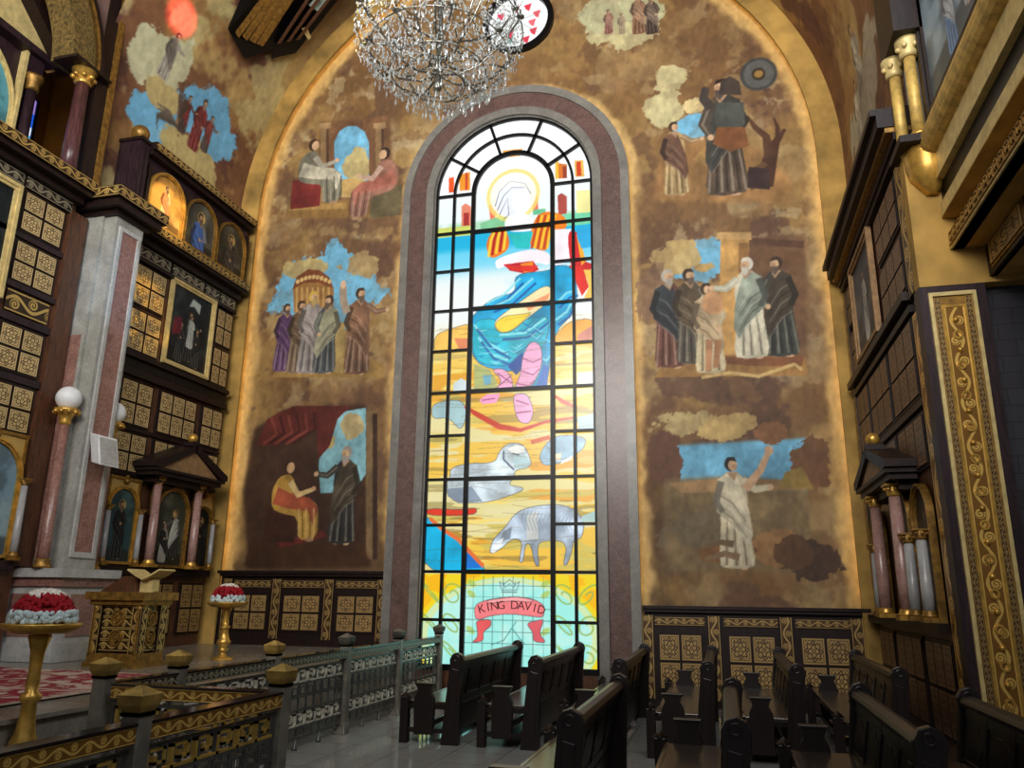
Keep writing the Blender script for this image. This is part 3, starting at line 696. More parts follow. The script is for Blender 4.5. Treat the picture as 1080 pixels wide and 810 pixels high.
# wall plate with round arch over the upper opening
cy, cz = 6.9, 9.75
n = 24
ri, ro, rp = 1.55, 1.98, 2.12
outl = [(cy + 6 * math.cos(0), cz)]
b = MB()
pts_o = [(cy + ro * math.cos(PI * k / n), cz + ro * math.sin(PI * k / n)) for k in range(n + 1)]
big = []
for a_, c_ in pts_o:
    t = math.atan2(c_ - cz, a_ - cy)
    k = min(2.08 / max(1e-6, abs(math.cos(t))), 4.6 / max(1e-6, abs(math.sin(t)))); big.append((cy + k * math.cos(t), cz + k * math.sin(t)))
b.ring(big, pts_o, 'x', -9.7, -9.45)
structure(b.build('wall_left_upper', M['mauve']))
b = MB()
arc = lambda r: [(cy + r * math.cos(PI * k / n), cz + r * math.sin(PI * k / n)) for k in range(n + 1)]
b.ring(arc(ro), arc(ri), 'x', -9.85, -9.42, 0); b.ring(arc(rp), arc(ro), 'x', -9.6, -9.36, 1); b.ring(arc(ro + .045), arc(ro), 'x', -9.42, -9.35, 2)
o = b.build('trim_2', [M['olive'], M['dark'], M['golddim']]); structure(o)
# ------------------------------------------------------------------ tall stained glass window
WX0, WX1, WZ0 = XC - 1.6, XC + 1.6, .44
gl = Cv(WX0, WX1, WZ0, ZS + 1.6, .0125, (236, 244, 246))
def G(px, py):
    p = at_y(px, py, 13.5); return (float(p[0]), float(p[2]))
def gp(off, pts, col, alpha=1.0, tex=.12, soft=0):
    P = [G(off[0] + a * .22222, off[1] + c_ * .22222) for a, c_ in pts]
    rn = 0 if len(pts) <= 5 else 2
    gl.poly(P, col, alpha, soft, tex, rnd=rn)
    if len(pts) > 5 and off is not Z5:
        Q = np.array(P)
        for _ in range(rn):
            q2 = np.roll(Q, -1, 0); Q = np.stack([Q * .78 + q2 * .22, Q * .22 + q2 * .78], 1).reshape(-1, 2)
        gl.line(np.concatenate([Q, Q[:1]]), .013, (58, 56, 62), .65)
def gln(off, pts, w, col, alpha=1.0): gl.line([G(off[0] + a * .22222, off[1] + c_ * .22222) for a, c_ in pts], w, col, alpha)
Z5, Z6, Z7, Z8 = (420, 120), (420, 280), (420, 440), (420, 580)
gx, gz = gl.X, gl.Y
rnd_w = random.Random(3)
# ground: ochre bands streaked with paler and grey-green glass
gm = sstep(6.6, 6.0, gz + (fbm(gx * .4, gz, .5, 5) - .5) * .5)
gl.over(gm, (232, 196, 72))
for sd, cl, th in ((201, (240, 214, 120), .52), (202, (222, 212, 150), .57), (203, (226, 160, 44), .56), (204, (226, 216, 160), .6), (205, (204, 186, 92), .63), (206, (236, 190, 70), .58)):
    gl.over(sstep(th - .02, th + .02, fbm(gx * .16, gz, .28, sd, 4)) * gm * .9, cl)
gl.over(gm * sstep(.63, .65, fbm(gx * .10, gz, .12, 220, 2)) * .45, (120, 104, 60))
pale = sstep(6.9, 6.3, gz) * sstep(5.6, 6.3, gz); gl.over(pale * .55, (246, 224, 150))
sky = sstep(8.62, 8.5, gz) * sstep(7.2, 8.1, gz); gl.over(sky * .9, (96, 206, 238)); gl.over(sstep(8.55, 8.5, gz) * sstep(8.1, 8.3, gz), (24, 178, 222))
gl.over(sstep(7.9, 7.5, gz) * sstep(6.6, 7.1, gz) * sstep(.3, .5, fbm(gx, gz, .6, 7)) * .8, (240, 244, 240))
gl.over(sstep(8.85, 8.75, gz) * sstep(8.5, 8.6, gz) * .6 * sstep(.35, .6, fbm(gx, gz, .5, 9)), (140, 206, 150))
for pts, cl in (([(240, 305), (265, 300), (265, 372), (240, 375)], (232, 84, 30)), ([(290, 290), (340, 275), (342, 362), (292, 366)], (238, 150, 40)), ([(318, 280), (330, 280), (330, 360), (318, 362)], (206, 70, 40)),
                ([(176, 430), (186, 428), (186, 590), (176, 592)], (240, 130, 60)), ([(300, 440), (320, 425), (345, 440), (350, 540), (300, 545)], (236, 140, 110)), ([(310, 470), (336, 470), (336, 530), (310, 532)], (176, 50, 50)), ([(184, 545), (352, 530), (352, 575), (184, 590)], (214, 224, 110)),
                ([(495, 175), (590, 165), (580, 200), (500, 208)], (246, 170, 70)), ([(745, 235), (760, 225), (790, 300), (746, 310)], (240, 190, 60)), ([(760, 235), (800, 240), (802, 305), (762, 308)], (222, 120, 40)), ([(780, 250), (800, 250), (800, 305), (782, 306)], (160, 64, 40)), ([(836, 222), (878, 220), (884, 298), (840, 300)], (240, 190, 90)), ([(845, 228), (866, 226), (870, 294), (848, 296)], (220, 70, 30)),
                ([(756, 388), (776, 376), (800, 392), (800, 475), (760, 478)], (176, 76, 66)), ([(845, 365), (912, 362), (914, 470), (848, 474)], (246, 238, 160)), ([(742, 480), (920, 466), (922, 520), (742, 540)], (120, 214, 170)), ([(430, 440), (455, 400), (470, 470), (440, 530)], (236, 120, 90)), ([(635, 440), (660, 380), (665, 450), (640, 470)], (236, 120, 90)),
                ([(390, 520), (520, 470), (520, 540), (390, 560)], (130, 200, 150)), ([(640, 455), (700, 450), (700, 475), (640, 480)], (110, 200, 150))):
    gp(Z5, pts, cl)
x, z = G(420 + 545 * .2222, 120 + 385 * .2222)
gl.ell(x, z, .55, .58, (246, 226, 120), .8, 2); gl.ell(x, z, .47, .49, (252, 246, 226), 1, 2)
gl.ell(*G(420 + 540 * .2222, 120 + 410 * .2222), .33, .36, (236, 240, 246)); gl.ell(*G(420 + 585 * .2222, 120 + 420 * .2222), .19, .26, (252, 250, 246))
for q in ([(460, 440), (480, 370), (530, 320), (600, 330), (630, 380)], [(470, 460), (500, 390), (540, 350), (600, 350)], [(480, 480), (520, 400), (525, 480), (500, 500)]): gln(Z5, q, .018, (90, 100, 130), .9)
gp(Z5, [(500, 520), (530, 480), (620, 470), (650, 540), (620, 560), (520, 560)], (250, 250, 250))
gp(Z5, [(415, 630), (430, 580), (470, 535), (505, 535), (530, 600), (520, 650), (440, 695)], (232, 120, 30))
for k in range(5): gln(Z5, [(428 + 18 * k, 680 - 8 * k), (440 + 17 * k, 600 - 4 * k), (462 + 12 * k, 545)], .05, (176, 34, 30) if k % 2 else (250, 206, 60))
gp(Z5, [(618, 600), (650, 490), (700, 460), (790, 480), (806, 545), (725, 560), (712, 655), (640, 640)], (236, 128, 30))
for k in range(6): gln(Z5, [(632 + 15 * k, 640), (650 + 14 * k, 560), (668 + 16 * k, 480)], .045, (250, 196, 50) if k % 2 else (196, 70, 30))
gp(Z5, [(520, 570), (640, 560), (620, 640), (560, 640)], (40, 190, 190)); gp(Z5, [(735, 550), (820, 545), (825, 700), (735, 722)], (250, 240, 246))
gp(Z5, [(800, 555), (855, 560), (870, 620), (880, 700), (926, 712), (900, 770), (860, 800), (820, 740)], (206, 36, 40)); gp(Z5, [(845, 570), (865, 600), (890, 700), (870, 720)], (246, 170, 40))
gp(Z5, [(845, 545), (925, 535), (925, 630), (870, 640), (850, 590)], (40, 170, 224))
gp(Z5, [(455, 690), (620, 640), (720, 655), (722, 722), (660, 705), (500, 725), (470, 740)], (252, 240, 246))
gp(Z5, [(500, 715), (640, 698), (668, 740), (620, 762), (530, 745)], (196, 26, 44)); gp(Z5, [(580, 712), (640, 700), (640, 750), (596, 755)], (240, 140, 40)); gp(Z5, [(735, 730), (825, 735), (820, 810), (735, 800)], (26, 90, 200))
# skirt, harp, legs
gp(Z6, [(500, 0), (665, 0), (640, 30), (545, 25)], (222, 50, 40)); gp(Z6, [(810, 0), (870, 0), (905, 100), (872, 145), (835, 60)], (222, 44, 36)); gp(Z6, [(880, 20), (925, 20), (925, 170), (880, 160), (905, 100)], (246, 200, 90))
gp(Z6, [(550, 40), (720, 25), (735, 0), (830, 0), (855, 150), (820, 240), (740, 320), (705, 590), (630, 590), (590, 490), (520, 505), (400, 480), (352, 430), (330, 310), (340, 250), (450, 150), (560, 130)], (28, 158, 204), tex=.35)
gp(Z6, [(352, 260), (470, 250), (450, 300), (700, 230), (720, 280), (690, 400), (640, 355), (590, 400), (520, 480), (400, 470), (352, 420)], (34, 178, 200), tex=.3)
for q in ([(360, 280), (430, 370), (520, 420)], [(380, 340), (440, 420), (520, 450)], [(480, 330), (600, 320), (700, 250)], [(420, 180), (500, 140), (580, 60)], [(440, 200), (530, 160), (640, 60)], [(750, 180), (800, 130), (840, 120)], [(745, 260), (800, 220), (820, 180)]):
    gln(Z6, q, .05, (150, 226, 232), .8); gln(Z6, [(a + 14, c_ + 22) for a, c_ in q], .05, (12, 84, 160), .8)
for k in range(34):
    u = rnd_w.random(); v = rnd_w.random(); x_ = 365 + 320 * u; y_ = 270 + 190 * v - 60 * u * (1 - v)
    ln = 30 + 50 * rnd_w.random(); sl_ = -.45 + .9 * (.5 - u)
    gln(Z6, [(x_, y_), (x_ + ln * .5, y_ - ln * .5 * sl_ * .6 + 4), (x_ + ln, y_ - ln * sl_ * -.35)], [.008, .03, .008], (140, 222, 230) if k % 2 else (8, 92, 160), .75)
gp(Z6, [(520, 480), (590, 410), (600, 480), (560, 520)], (14, 70, 150)); gp(Z6, [(690, 470), (715, 480), (705, 590), (650, 590)], (14, 100, 190))
gp(Z6, [(452, 285), (470, 250), (560, 185), (695, 90), (742, 115), (720, 170), (620, 245), (540, 315), (480, 322)], (246, 226, 170)); gp(Z6, [(455, 280), (500, 240), (600, 230), (640, 220), (540, 312), (480, 320)], (240, 206, 60)); gp(Z6, [(600, 190), (720, 130), (712, 160), (620, 215)], (244, 160, 110))
gp(Z6, [(590, 430), (620, 370), (655, 360), (682, 395), (682, 480), (645, 555), (610, 592), (550, 592), (582, 510)], (240, 168, 206)); gp(Z6, [(440, 492), (500, 488), (540, 530), (545, 592), (460, 592), (495, 545)], (240, 170, 206))
gp(Z6, [(545, 608), (610, 605), (645, 685), (625, 752), (575, 745), (552, 690)], (238, 176, 212)); gp(Z6, [(385, 640), (420, 612), (485, 608), (465, 652), (400, 658)], (232, 150, 190))
for q in ([(590, 440), (640, 460), (680, 440)], [(585, 500), (640, 520), (670, 490)], [(560, 560), (620, 570), (645, 545)], [(560, 640), (620, 660)], [(560, 700), (630, 690)], [(470, 510), (540, 560)], [(540, 520), (480, 570)], [(400, 640), (460, 630)]): gln(Z6, q, .022, (150, 60, 110), .9)
gp(Z6, [(172, 330), (250, 300), (352, 270), (352, 395), (270, 395), (260, 410), (170, 420)], (240, 190, 90)); gp(Z6, [(265, 345), (352, 345), (352, 398), (290, 400)], (214, 130, 90)); gp(Z6, [(742, 330), (820, 260), (928, 250), (930, 330), (850, 372), (745, 375)], (240, 170, 70)); gp(Z6, [(850, 330), (928, 280), (928, 345), (855, 372)], (206, 130, 110))
gp(Z6, [(360, 470), (430, 490), (470, 550), (455, 592), (360, 592)], (170, 176, 110)); gp(Z6, [(400, 520), (440, 520), (440, 560), (410, 570)], (110, 170, 190)); gp(Z6, [(262, 560), (300, 535), (340, 560), (335, 600), (262, 600)], (206, 220, 222)); gp(Z6, [(848, 510), (935, 500), (935, 570), (855, 575)], (240, 236, 230))
gp(Z6, [(160, 660), (232, 640), (300, 640), (330, 690), (300, 790), (240, 720), (160, 730)], (160, 192, 196)); gp(Z6, [(850, 720), (935, 700), (935, 780), (855, 785)], (170, 196, 206))
gln(Z6, [(315, 670), (380, 710), (480, 765), (580, 782), (700, 742), (832, 722)], [.05, .1, .11, .07, .05, .04], (200, 60, 36)); gln(Z6, [(745, 620), (780, 645), (832, 668)], [.05, .08, .05], (200, 80, 50))
# sheep and water
SH = (196, 210, 216); SD = (120, 134, 150)
gp(Z7, [(245, 285), (250, 240), (330, 218), (460, 218), (480, 160), (520, 125), (565, 120), (605, 140), (636, 222), (610, 242), (555, 250), (548, 290), (520, 322), (600, 335), (580, 355), (430, 405), (285, 408), (232, 370), (232, 310)], SH, tex=.4)
gp(Z7, [(232, 340), (350, 330), (400, 400), (285, 410), (235, 375)], SD, .8); gp(Z7, [(520, 150), (560, 130), (600, 140), (600, 165), (545, 175)], (240, 240, 232)); gp(Z7, [(545, 180), (605, 180), (630, 222), (600, 240), (552, 246)], (176, 204, 206)); gln(Z7, [(500, 160), (500, 200), (530, 230), (550, 250)], .03, (80, 90, 110)); gln(Z7, [(540, 172), (575, 180)], .025, (60, 60, 70))
gp(Z7, [(668, 190), (690, 140), (740, 90), (830, 84), (895, 100), (880, 150), (830, 185), (770, 218), (690, 232)], (150, 186, 206), tex=.4); gp(Z7, [(740, 175), (775, 170), (770, 205), (745, 205)], (240, 220, 190)); gp(Z7, [(775, 210), (828, 180), (825, 200), (770, 222)], (240, 240, 240))
gp(Z7, [(134, 432), (300, 440), (372, 430), (372, 458), (300, 468), (134, 466)], (216, 56, 34)); gln(Z7, [(630, 120), (680, 105), (720, 95)], .08, (204, 90, 40))
gp(Z7, [(115, 465), (150, 480), (205, 530), (290, 590), (345, 655), (410, 712), (410, 735), (110, 735)], (14, 168, 212), tex=.25); gp(Z7, [(300, 600), (350, 650), (405, 715), (300, 720)], (20, 110, 200)); gln(Z7, [(150, 480), (205, 528), (285, 580), (345, 645), (405, 708)], .07, (222, 110, 50))
gp(Z7, [(432, 640), (450, 580), (510, 520), (560, 450), (640, 422), (760, 412), (840, 436), (884, 500), (872, 575), (832, 580), (822, 645), (800, 705), (782, 700), (800, 620), (778, 585), (668, 588), (660, 640), (672, 708), (650, 706), (628, 600), (604, 600), (592, 690), (574, 690), (590, 582), (540, 575), (500, 615), (450, 648)], (168, 182, 196), tex=.45)
gp(Z7, [(610, 470), (660, 440), (665, 580), (610, 580)], (206, 206, 196), .8); gp(Z7, [(500, 540), (540, 520), (530, 580), (480, 590)], (110, 120, 130), .8); gp(Z7, [(440, 640), (455, 600), (500, 570), (490, 610), (455, 645)], (220, 224, 226)); gp(Z7, [(870, 470), (945, 440), (945, 495), (870, 497)], (170, 200, 196))
for k in range(14):
    xx = 600 + 17 * k; gln(Z7, [(xx, 440 + 3 * k), (xx - 14, 480 + 2 * k), (xx + 6, 540)], .012, SD, .8)
# bottom panels: pale blue with a pink banner, yellow corners, green scrolls
zb = G(540, 606)[1]
bm_ = (gz < zb).astype(float)
gl.over(bm_, (156, 232, 222)); gl.over(bm_ * sstep(.5, .62, fbm(gx, gz, .5, 301)) * .7, (190, 236, 226))
d = np.hypot((gx - XC) / 1.58, (gz - (zb - 1.05)) / 1.0); gl.over(bm_ * sstep(.98, 1.02, d), (234, 206, 30)); gl.over(bm_ * sstep(.9, .93, d) * sstep(1.0, .97, d), (206, 226, 170)); gl.over(bm_ * sstep(1.05, 1.08, d) * sstep(.55, .6, fbm(gx, gz, .3, 305)), (240, 180, 20))
side = bm_ * (np.abs(gx - XC) > .8)
for kx in (-1.38, -1.0, 1.0, 1.38):
    for kz in (.35, .85, 1.3):
        t = np.linspace(0, 2 * PI * 1.35, 30); rr = .05 + .018 * t
        gl.line(np.stack([XC + kx + rr * np.cos(t + kx * 3), zb - kz + rr * np.sin(t + kz)], 1), .028, (146, 178, 88), .9)
for sgn in (-1, 1):
    for kz in (.12, .3, .9): gl.ell(XC + sgn * .66, zb - kz - .03, .09, .05, (170, 196, 90), .8, 0, sgn * .6)
for k in range(1, 9): gl.line([(XC - .8 + 1.6 * k / 9, zb - .02), (XC - .8 + 1.6 * k / 9, WZ0)], .011, (70, 110, 110), .8)
for k in range(1, 9): gl.line([(XC - .8, zb - .19 * k), (XC + .8, zb - .19 * k)], .011, (70, 110, 110), .8)
PK = (230, 120, 124)
gp(Z8, [(368, 335), (440, 328), (442, 362), (402, 388), (406, 432), (345, 442), (378, 415), (374, 370)], (222, 90, 90)); gp(Z8, [(606, 348), (660, 335), (692, 328), (668, 400), (706, 442), (640, 436), (640, 392)], (222, 96, 104))
gp(Z8, [(360, 262), (420, 236), (540, 220), (635, 230), (696, 262), (690, 322), (640, 316), (530, 302), (440, 312), (366, 338)], PK); gp(Z8, [(420, 238), (540, 222), (635, 232), (640, 250), (540, 240), (425, 256)], (244, 160, 160))
for q in ([(480, 150), (490, 190), (565, 190), (575, 150)], [(480, 150), (500, 165), (528, 140), (555, 165), (575, 150)], [(490, 200), (565, 200)], [(500, 150), (505, 180), (528, 160), (550, 180), (556, 150)]): gln(Z8, q, .016, (110, 130, 130))
gln(Z8, [(560, 340), (540, 370), (575, 420), (600, 445)], .014, (70, 130, 130)); gln(Z8, [(540, 370), (500, 430), (440, 450)], .014, (70, 130, 130))
for k in range(60):
    z0_ = 2.1 + k * .078 + rnd_w.uniform(-.02, .02); xs_ = np.linspace(WX0, WX1, 40); a_, b_, c_ = rnd_w.uniform(.02, .07), rnd_w.uniform(1.5, 4), rnd_w.uniform(0, 6)
    u0_ = rnd_w.randint(0, 24); u1_ = u0_ + rnd_w.randint(8, 20)
    gl.line(np.stack([xs_, z0_ + a_ * np.sin(xs_ * b_ + c_)], 1)[u0_:u1_], .010, (96, 74, 40), .38)
# the top is washed out by the bright sky outside: clear panes
gl.over(sstep(8.9, 9.9, gz) * (1 - sstep(30, 90, gl.c.max(-1) - gl.c.min(-1))) * .8, (250, 253, 252))
win = thing('window_1', (XC, 13.5, WZ0), 'tall round-headed stained glass window with seated blue-skirted harpist above sheep and banner', 'window', None, 'structure')
def in_glass(a, c_): return np.where(c_ > ZS, np.hypot(a - XC, c_ - ZS) < 1.59, True)
grid_mesh('stained_glass', gl, lambda a, c_: (a, np.full_like(a, 13.5), c_), M['glass'], win, keep=in_glass)
b = MB()
fy0, fy1 = 13.44, 13.53
def vb(x, z0, z1, w=.028): b.box(x - w, x + w, fy0, fy1, z0, z1)
def hb(z, x0, x1, w=.026): b.box(x0, x1, fy0 + .004, fy1 - .004, z - w, z + w)
RZ = [.44, 1.245, 2.06, 2.87, 3.69, 4.50, 5.32, 6.14, 6.95, 7.77, 8.58, 9.40]
for s in (-1, 1):
    vb(XC + s * 1.575, WZ0, ZS, .04); vb(XC + s * 1.2, WZ0, ZS); vb(XC + s * .8, WZ0, ZS, .042)
    for z in RZ[1:]: hb(z, *sorted((XC + s * 1.6, XC + s * .8)))
for z in (2.06, 3.69, 5.32, 6.95, 8.56): hb(z, XC - .8, XC + .8, .04)
hb(.47, XC - 1.6, XC + 1.6, .05)
def arcr(r, n=32): return [(XC - r * math.cos(PI * k / n), ZS + r * math.sin(PI * k / n)) for k in range(n + 1)]
b.ring(arcr(1.615), arcr(1.54), 'y', fy0, fy1); b.ring(arcr(1.225), arcr(1.175), 'y', fy0, fy1); b.ring(arcr(.845), arcr(.755), 'y', fy0, fy1)
for a in (33, 72, 112, 149):
    c, s_ = math.cos(R(a)), math.sin(R(a)); w = .028
    P4 = [(XC - c * r_ + q * s_ * w, ZS + s_ * r_ + q * c * w) for r_, q in ((.8, -1), (1.58, -1), (1.58, 1), (.8, 1))]
    b.prism(P4, 'y', fy0, fy1)
b.build('window_bars', M['iron'], win)
# lettering on the banner
def letters(text, place, size, mat, name, parent, depth=.004):
    """place(i, n) -> (x, y, z, tilt) of every letter; all letters become one mesh"""
    vs, fs = [], []
    for i, ch in enumerate(text):
        if ch == ' ': continue
        cu = bpy.data.curves.new('t', 'FONT'); cu.body = ch; cu.size = size; cu.align_x = 'CENTER'; cu.extrude = depth; cu.resolution_u = 3
        ob = bpy.data.objects.new('t', cu); COL.objects.link(ob)
        me = bpy.data.meshes.new_from_object(ob.evaluated_get(bpy.context.evaluated_depsgraph_get()))
        x, y, z, t = place(i, len(text)); ct, st = math.cos(t), math.sin(t); n0 = len(vs)
        for v in me.vertices: vs.append((x + v.co.x * ct - v.co.y * st, y - v.co.z, z + v.co.x * st + v.co.y * ct))
        for p in me.polygons: fs.append(tuple(n0 + q for q in p.vertices))
        bpy.data.objects.remove(ob); bpy.data.curves.remove(cu)
    m_ = MB(); m_.v = vs; m_.f = fs; m_.m = [0] * len(fs); m_.u = [None] * len(fs); m_.sm = [False] * len(fs)
    return m_.build(name, mat, parent, fix=False)
M['letter'] = plain('lettering_brown', (104, 44, 40), .6)
bpy.context.view_layer.update()
xl, zl = G(420 + 400 * .2222, 580 + 300 * .2222); xr, zr = G(420 + 675 * .2222, 580 + 300 * .2222)
zm = G(420 + 535 * .2222, 580 + 280 * .2222)[1]
def lp(i, n):
    t = i / (n - 1); x = xl + (xr - xl) * t; u = 2 * t - 1
    return (x, 13.492, (zl + zr) / 2 + (zm - (zl + zr) / 2) * (1 - u * u), -u * .28)
letters('KING DAVID', lp, .2, M['letter'], 'banner_lettering', win)

# marble surround with its own hidden light strip
b = MB()
def wh(r, z0=0.0): return hoop(r, z0, 40)
b.ring(wh(2.28), wh(2.12), 'y', 13.38, 13.45, 1); b.ring(wh(2.13), wh(1.74), 'y', 13.41, 13.58, 0); b.ring(wh(1.76), wh(1.60), 'y', 13.34, 13.58, 1); b.ring(wh(1.64), wh(1.58, .4), 'y', 13.42, 13.56, 1)
b.box(XC - 1.6, XC + 1.6, 13.36, 13.6, 0, .42, 2)
structure(b.build('trim_3', [M['pinkdk'], M['greydk'], M['brown']]))
b = MB(); b.ring(wh(2.25, 1.6), wh(2.20, 1.6), 'y', 13.452, 13.46); o = b.build('window_cove_light', M['led'])
tag(o, 'warm hidden light strip behind the marble surround of the tall window', 'light')

# round window above
ox, oz = ROUND
oc = Cv(ox - ORAD, ox + ORAD, oz - ORAD, oz + ORAD, .0125, (246, 250, 250))
for k, (a, r_, cl) in enumerate(((100, .35, (226, 40, 70)), (60, .4, (232, 60, 80)), (150, .45, (226, 50, 90)), (20, .42, (236, 90, 100)), (-40, .42, (226, 60, 80)), (-10, .3, (240, 110, 120)), (-70, .48, (220, 60, 80)), (200, .44, (90, 120, 190)), (-115, .45, (120, 170, 160)), (235, .33, (226, 60, 90)))):
    x, z = ox + r_ * math.cos(R(a)), oz + r_ * math.sin(R(a)); oc.poly([(x - .09, z + .06), (x + .08, z + .09), (x + .03, z - .1), (x - .04, z - .05)], cl)
for k in range(3): oc.line([(ox + .55 * math.cos(R(20 + 60 * k)), oz + .55 * math.sin(R(20 + 60 * k))), (ox - .2, oz + .1 * k), (ox - .55 * math.cos(R(20 + 60 * k)), oz - .5 * math.sin(R(20 + 60 * k)))], .012, (140, 150, 140), .7)
w2 = thing('window_2', (ox, 13.55, oz), 'round stained glass window with red petals beside the chandelier', 'window', None, 'structure')
grid_mesh('stained_glass', oc, lambda a, c_: (a, np.full_like(a, 13.6), c_), M['glass'], w2, keep=lambda a, c_: np.hypot(a - ox, c_ - oz) < ORAD - .02)
b = MB(); cr = lambda r: [(ox + r * math.cos(2 * PI * k / 40), oz + r * math.sin(2 * PI * k / 40)) for k in range(40)]
b.ring(cr(ORAD + .07), cr(ORAD - .05), 'y', 13.5, 13.66, 0, True); b.build('window_frame', M['iron'], w2)
# ------------------------------------------------------------------ panelled wooden screens with tiles, icons, columns
def fmap(xf, d):
    def f(A, B):
        x0, y0, _ = xf((0, d, 0)); x1, y1, _ = xf((1, d, 0))
        return x0 + (x1 - x0) * A, y0 + (y1 - y0) * A, B
    return f
def depth_vec(xf, t):
    a = xf((0, 0, 0)); c = xf((0, t, 0)); return (c[0] - a[0], c[1] - a[1], 0)
def tile_panel(xf, par, s0, s1, z0, z1, nc, nr, d, mat='tile', gap=.03, frame='dark', name='tile_panel'):
    b = MB(xf); b.box(s0 - .02, s1 + .02, d - .03, d, z0 - .02, z1 + .02, 1)
    w = (s1 - s0) / nc; h = (z1 - z0) / nr
    for i in range(nc):
        for j in range(nr):
            a0, a1 = s0 + i * w + gap / 2, s0 + (i + 1) * w - gap / 2; c0, c1 = z0 + j * h + gap / 2, z0 + (j + 1) * h - gap / 2
            b.box(a0, a1, d, d + .014, c0, c1, 1)
            b.quad((a0, d + .0155, c0), (a1, d + .0155, c0), (a1, d + .0155, c1), (a0, d + .0155, c1), 0)
    return b.build(name, [M[mat], M[frame]], par, fix=False)
def strip(b, s0, s1, z0, z1, d, mi=0, back=1, th=.03):
    """flat moulding with the scroll pattern running along its longer side"""
    b.box(s0, s1, d - th, d, z0, z1, back)
    L, H = s1 - s0, z1 - z0; e = .0015
    if L >= H: uv = ((0, 0), (L / H, 0), (L / H, 1), (0, 1))
    else: uv = ((0, 0), (0, 1), (H / L, 1), (H / L, 0))
    b.quad((s0, d + e, z0), (s1, d + e, z0), (s1, d + e, z1), (s0, d + e, z1), mi, uv)
def scroll_panel(xf, par, s0, s1, z0, z1, d, mat='scroll', name='scroll_panel', back='dark'):
    b = MB(xf); strip(b, s0, s1, z0, z1, d); return b.build(name, [M[mat], M[back]], par, fix=False)
def column(xf, s, d, z0, z1, r, mat, label, group=None, capm='gold'):
    t = thing('column', xf((s, d, z0)), label, 'column', group)
    H = z1 - z0
    b = MB(xf); b.lathe([(r, z0 + .1), (r * 1.02, z0 + H * .3), (r * .86, z1 - r * 1.8)], (s, d, 0), 16); b.build('shaft', M[mat], t)
    b = MB(xf); b.box(s - r * 1.4, s + r * 1.4, d - r * 1.4, d + r * 1.4, z0, z0 + .05); b.lathe([(r * 1.35, z0 + .05), (r * 1.4, z0 + .07), (r * 1.1, z0 + .09), (r * 1.2, z0 + .105), (r, z0 + .12)], (s, d, 0), 16); b.build('base', M[capm], t)
    b = MB(xf); zc = z1 - r * 1.9
    b.lathe([(r * .95, zc), (r * .95, zc + r * .15), (r * 1.15, zc + r * .35), (r * 1.0, zc + r * .6), (r * 1.35, zc + r * 1.0), (r * 1.1, zc + r * 1.2), (r * 1.5, zc + r * 1.6)], (s, d, 0), 16)
    for k in range(8):
        a = PI / 4 * k; b.sphere((s + r * 1.3 * math.cos(a), d + r * 1.3 * math.sin(a), zc + r * 1.1), r * .32, 8)
    b.box(s - r * 1.5, s + r * 1.5, d - r * 1.5, d + r * 1.5, zc + r * 1.55, z1); b.build('capital', M[capm], t)
    return t
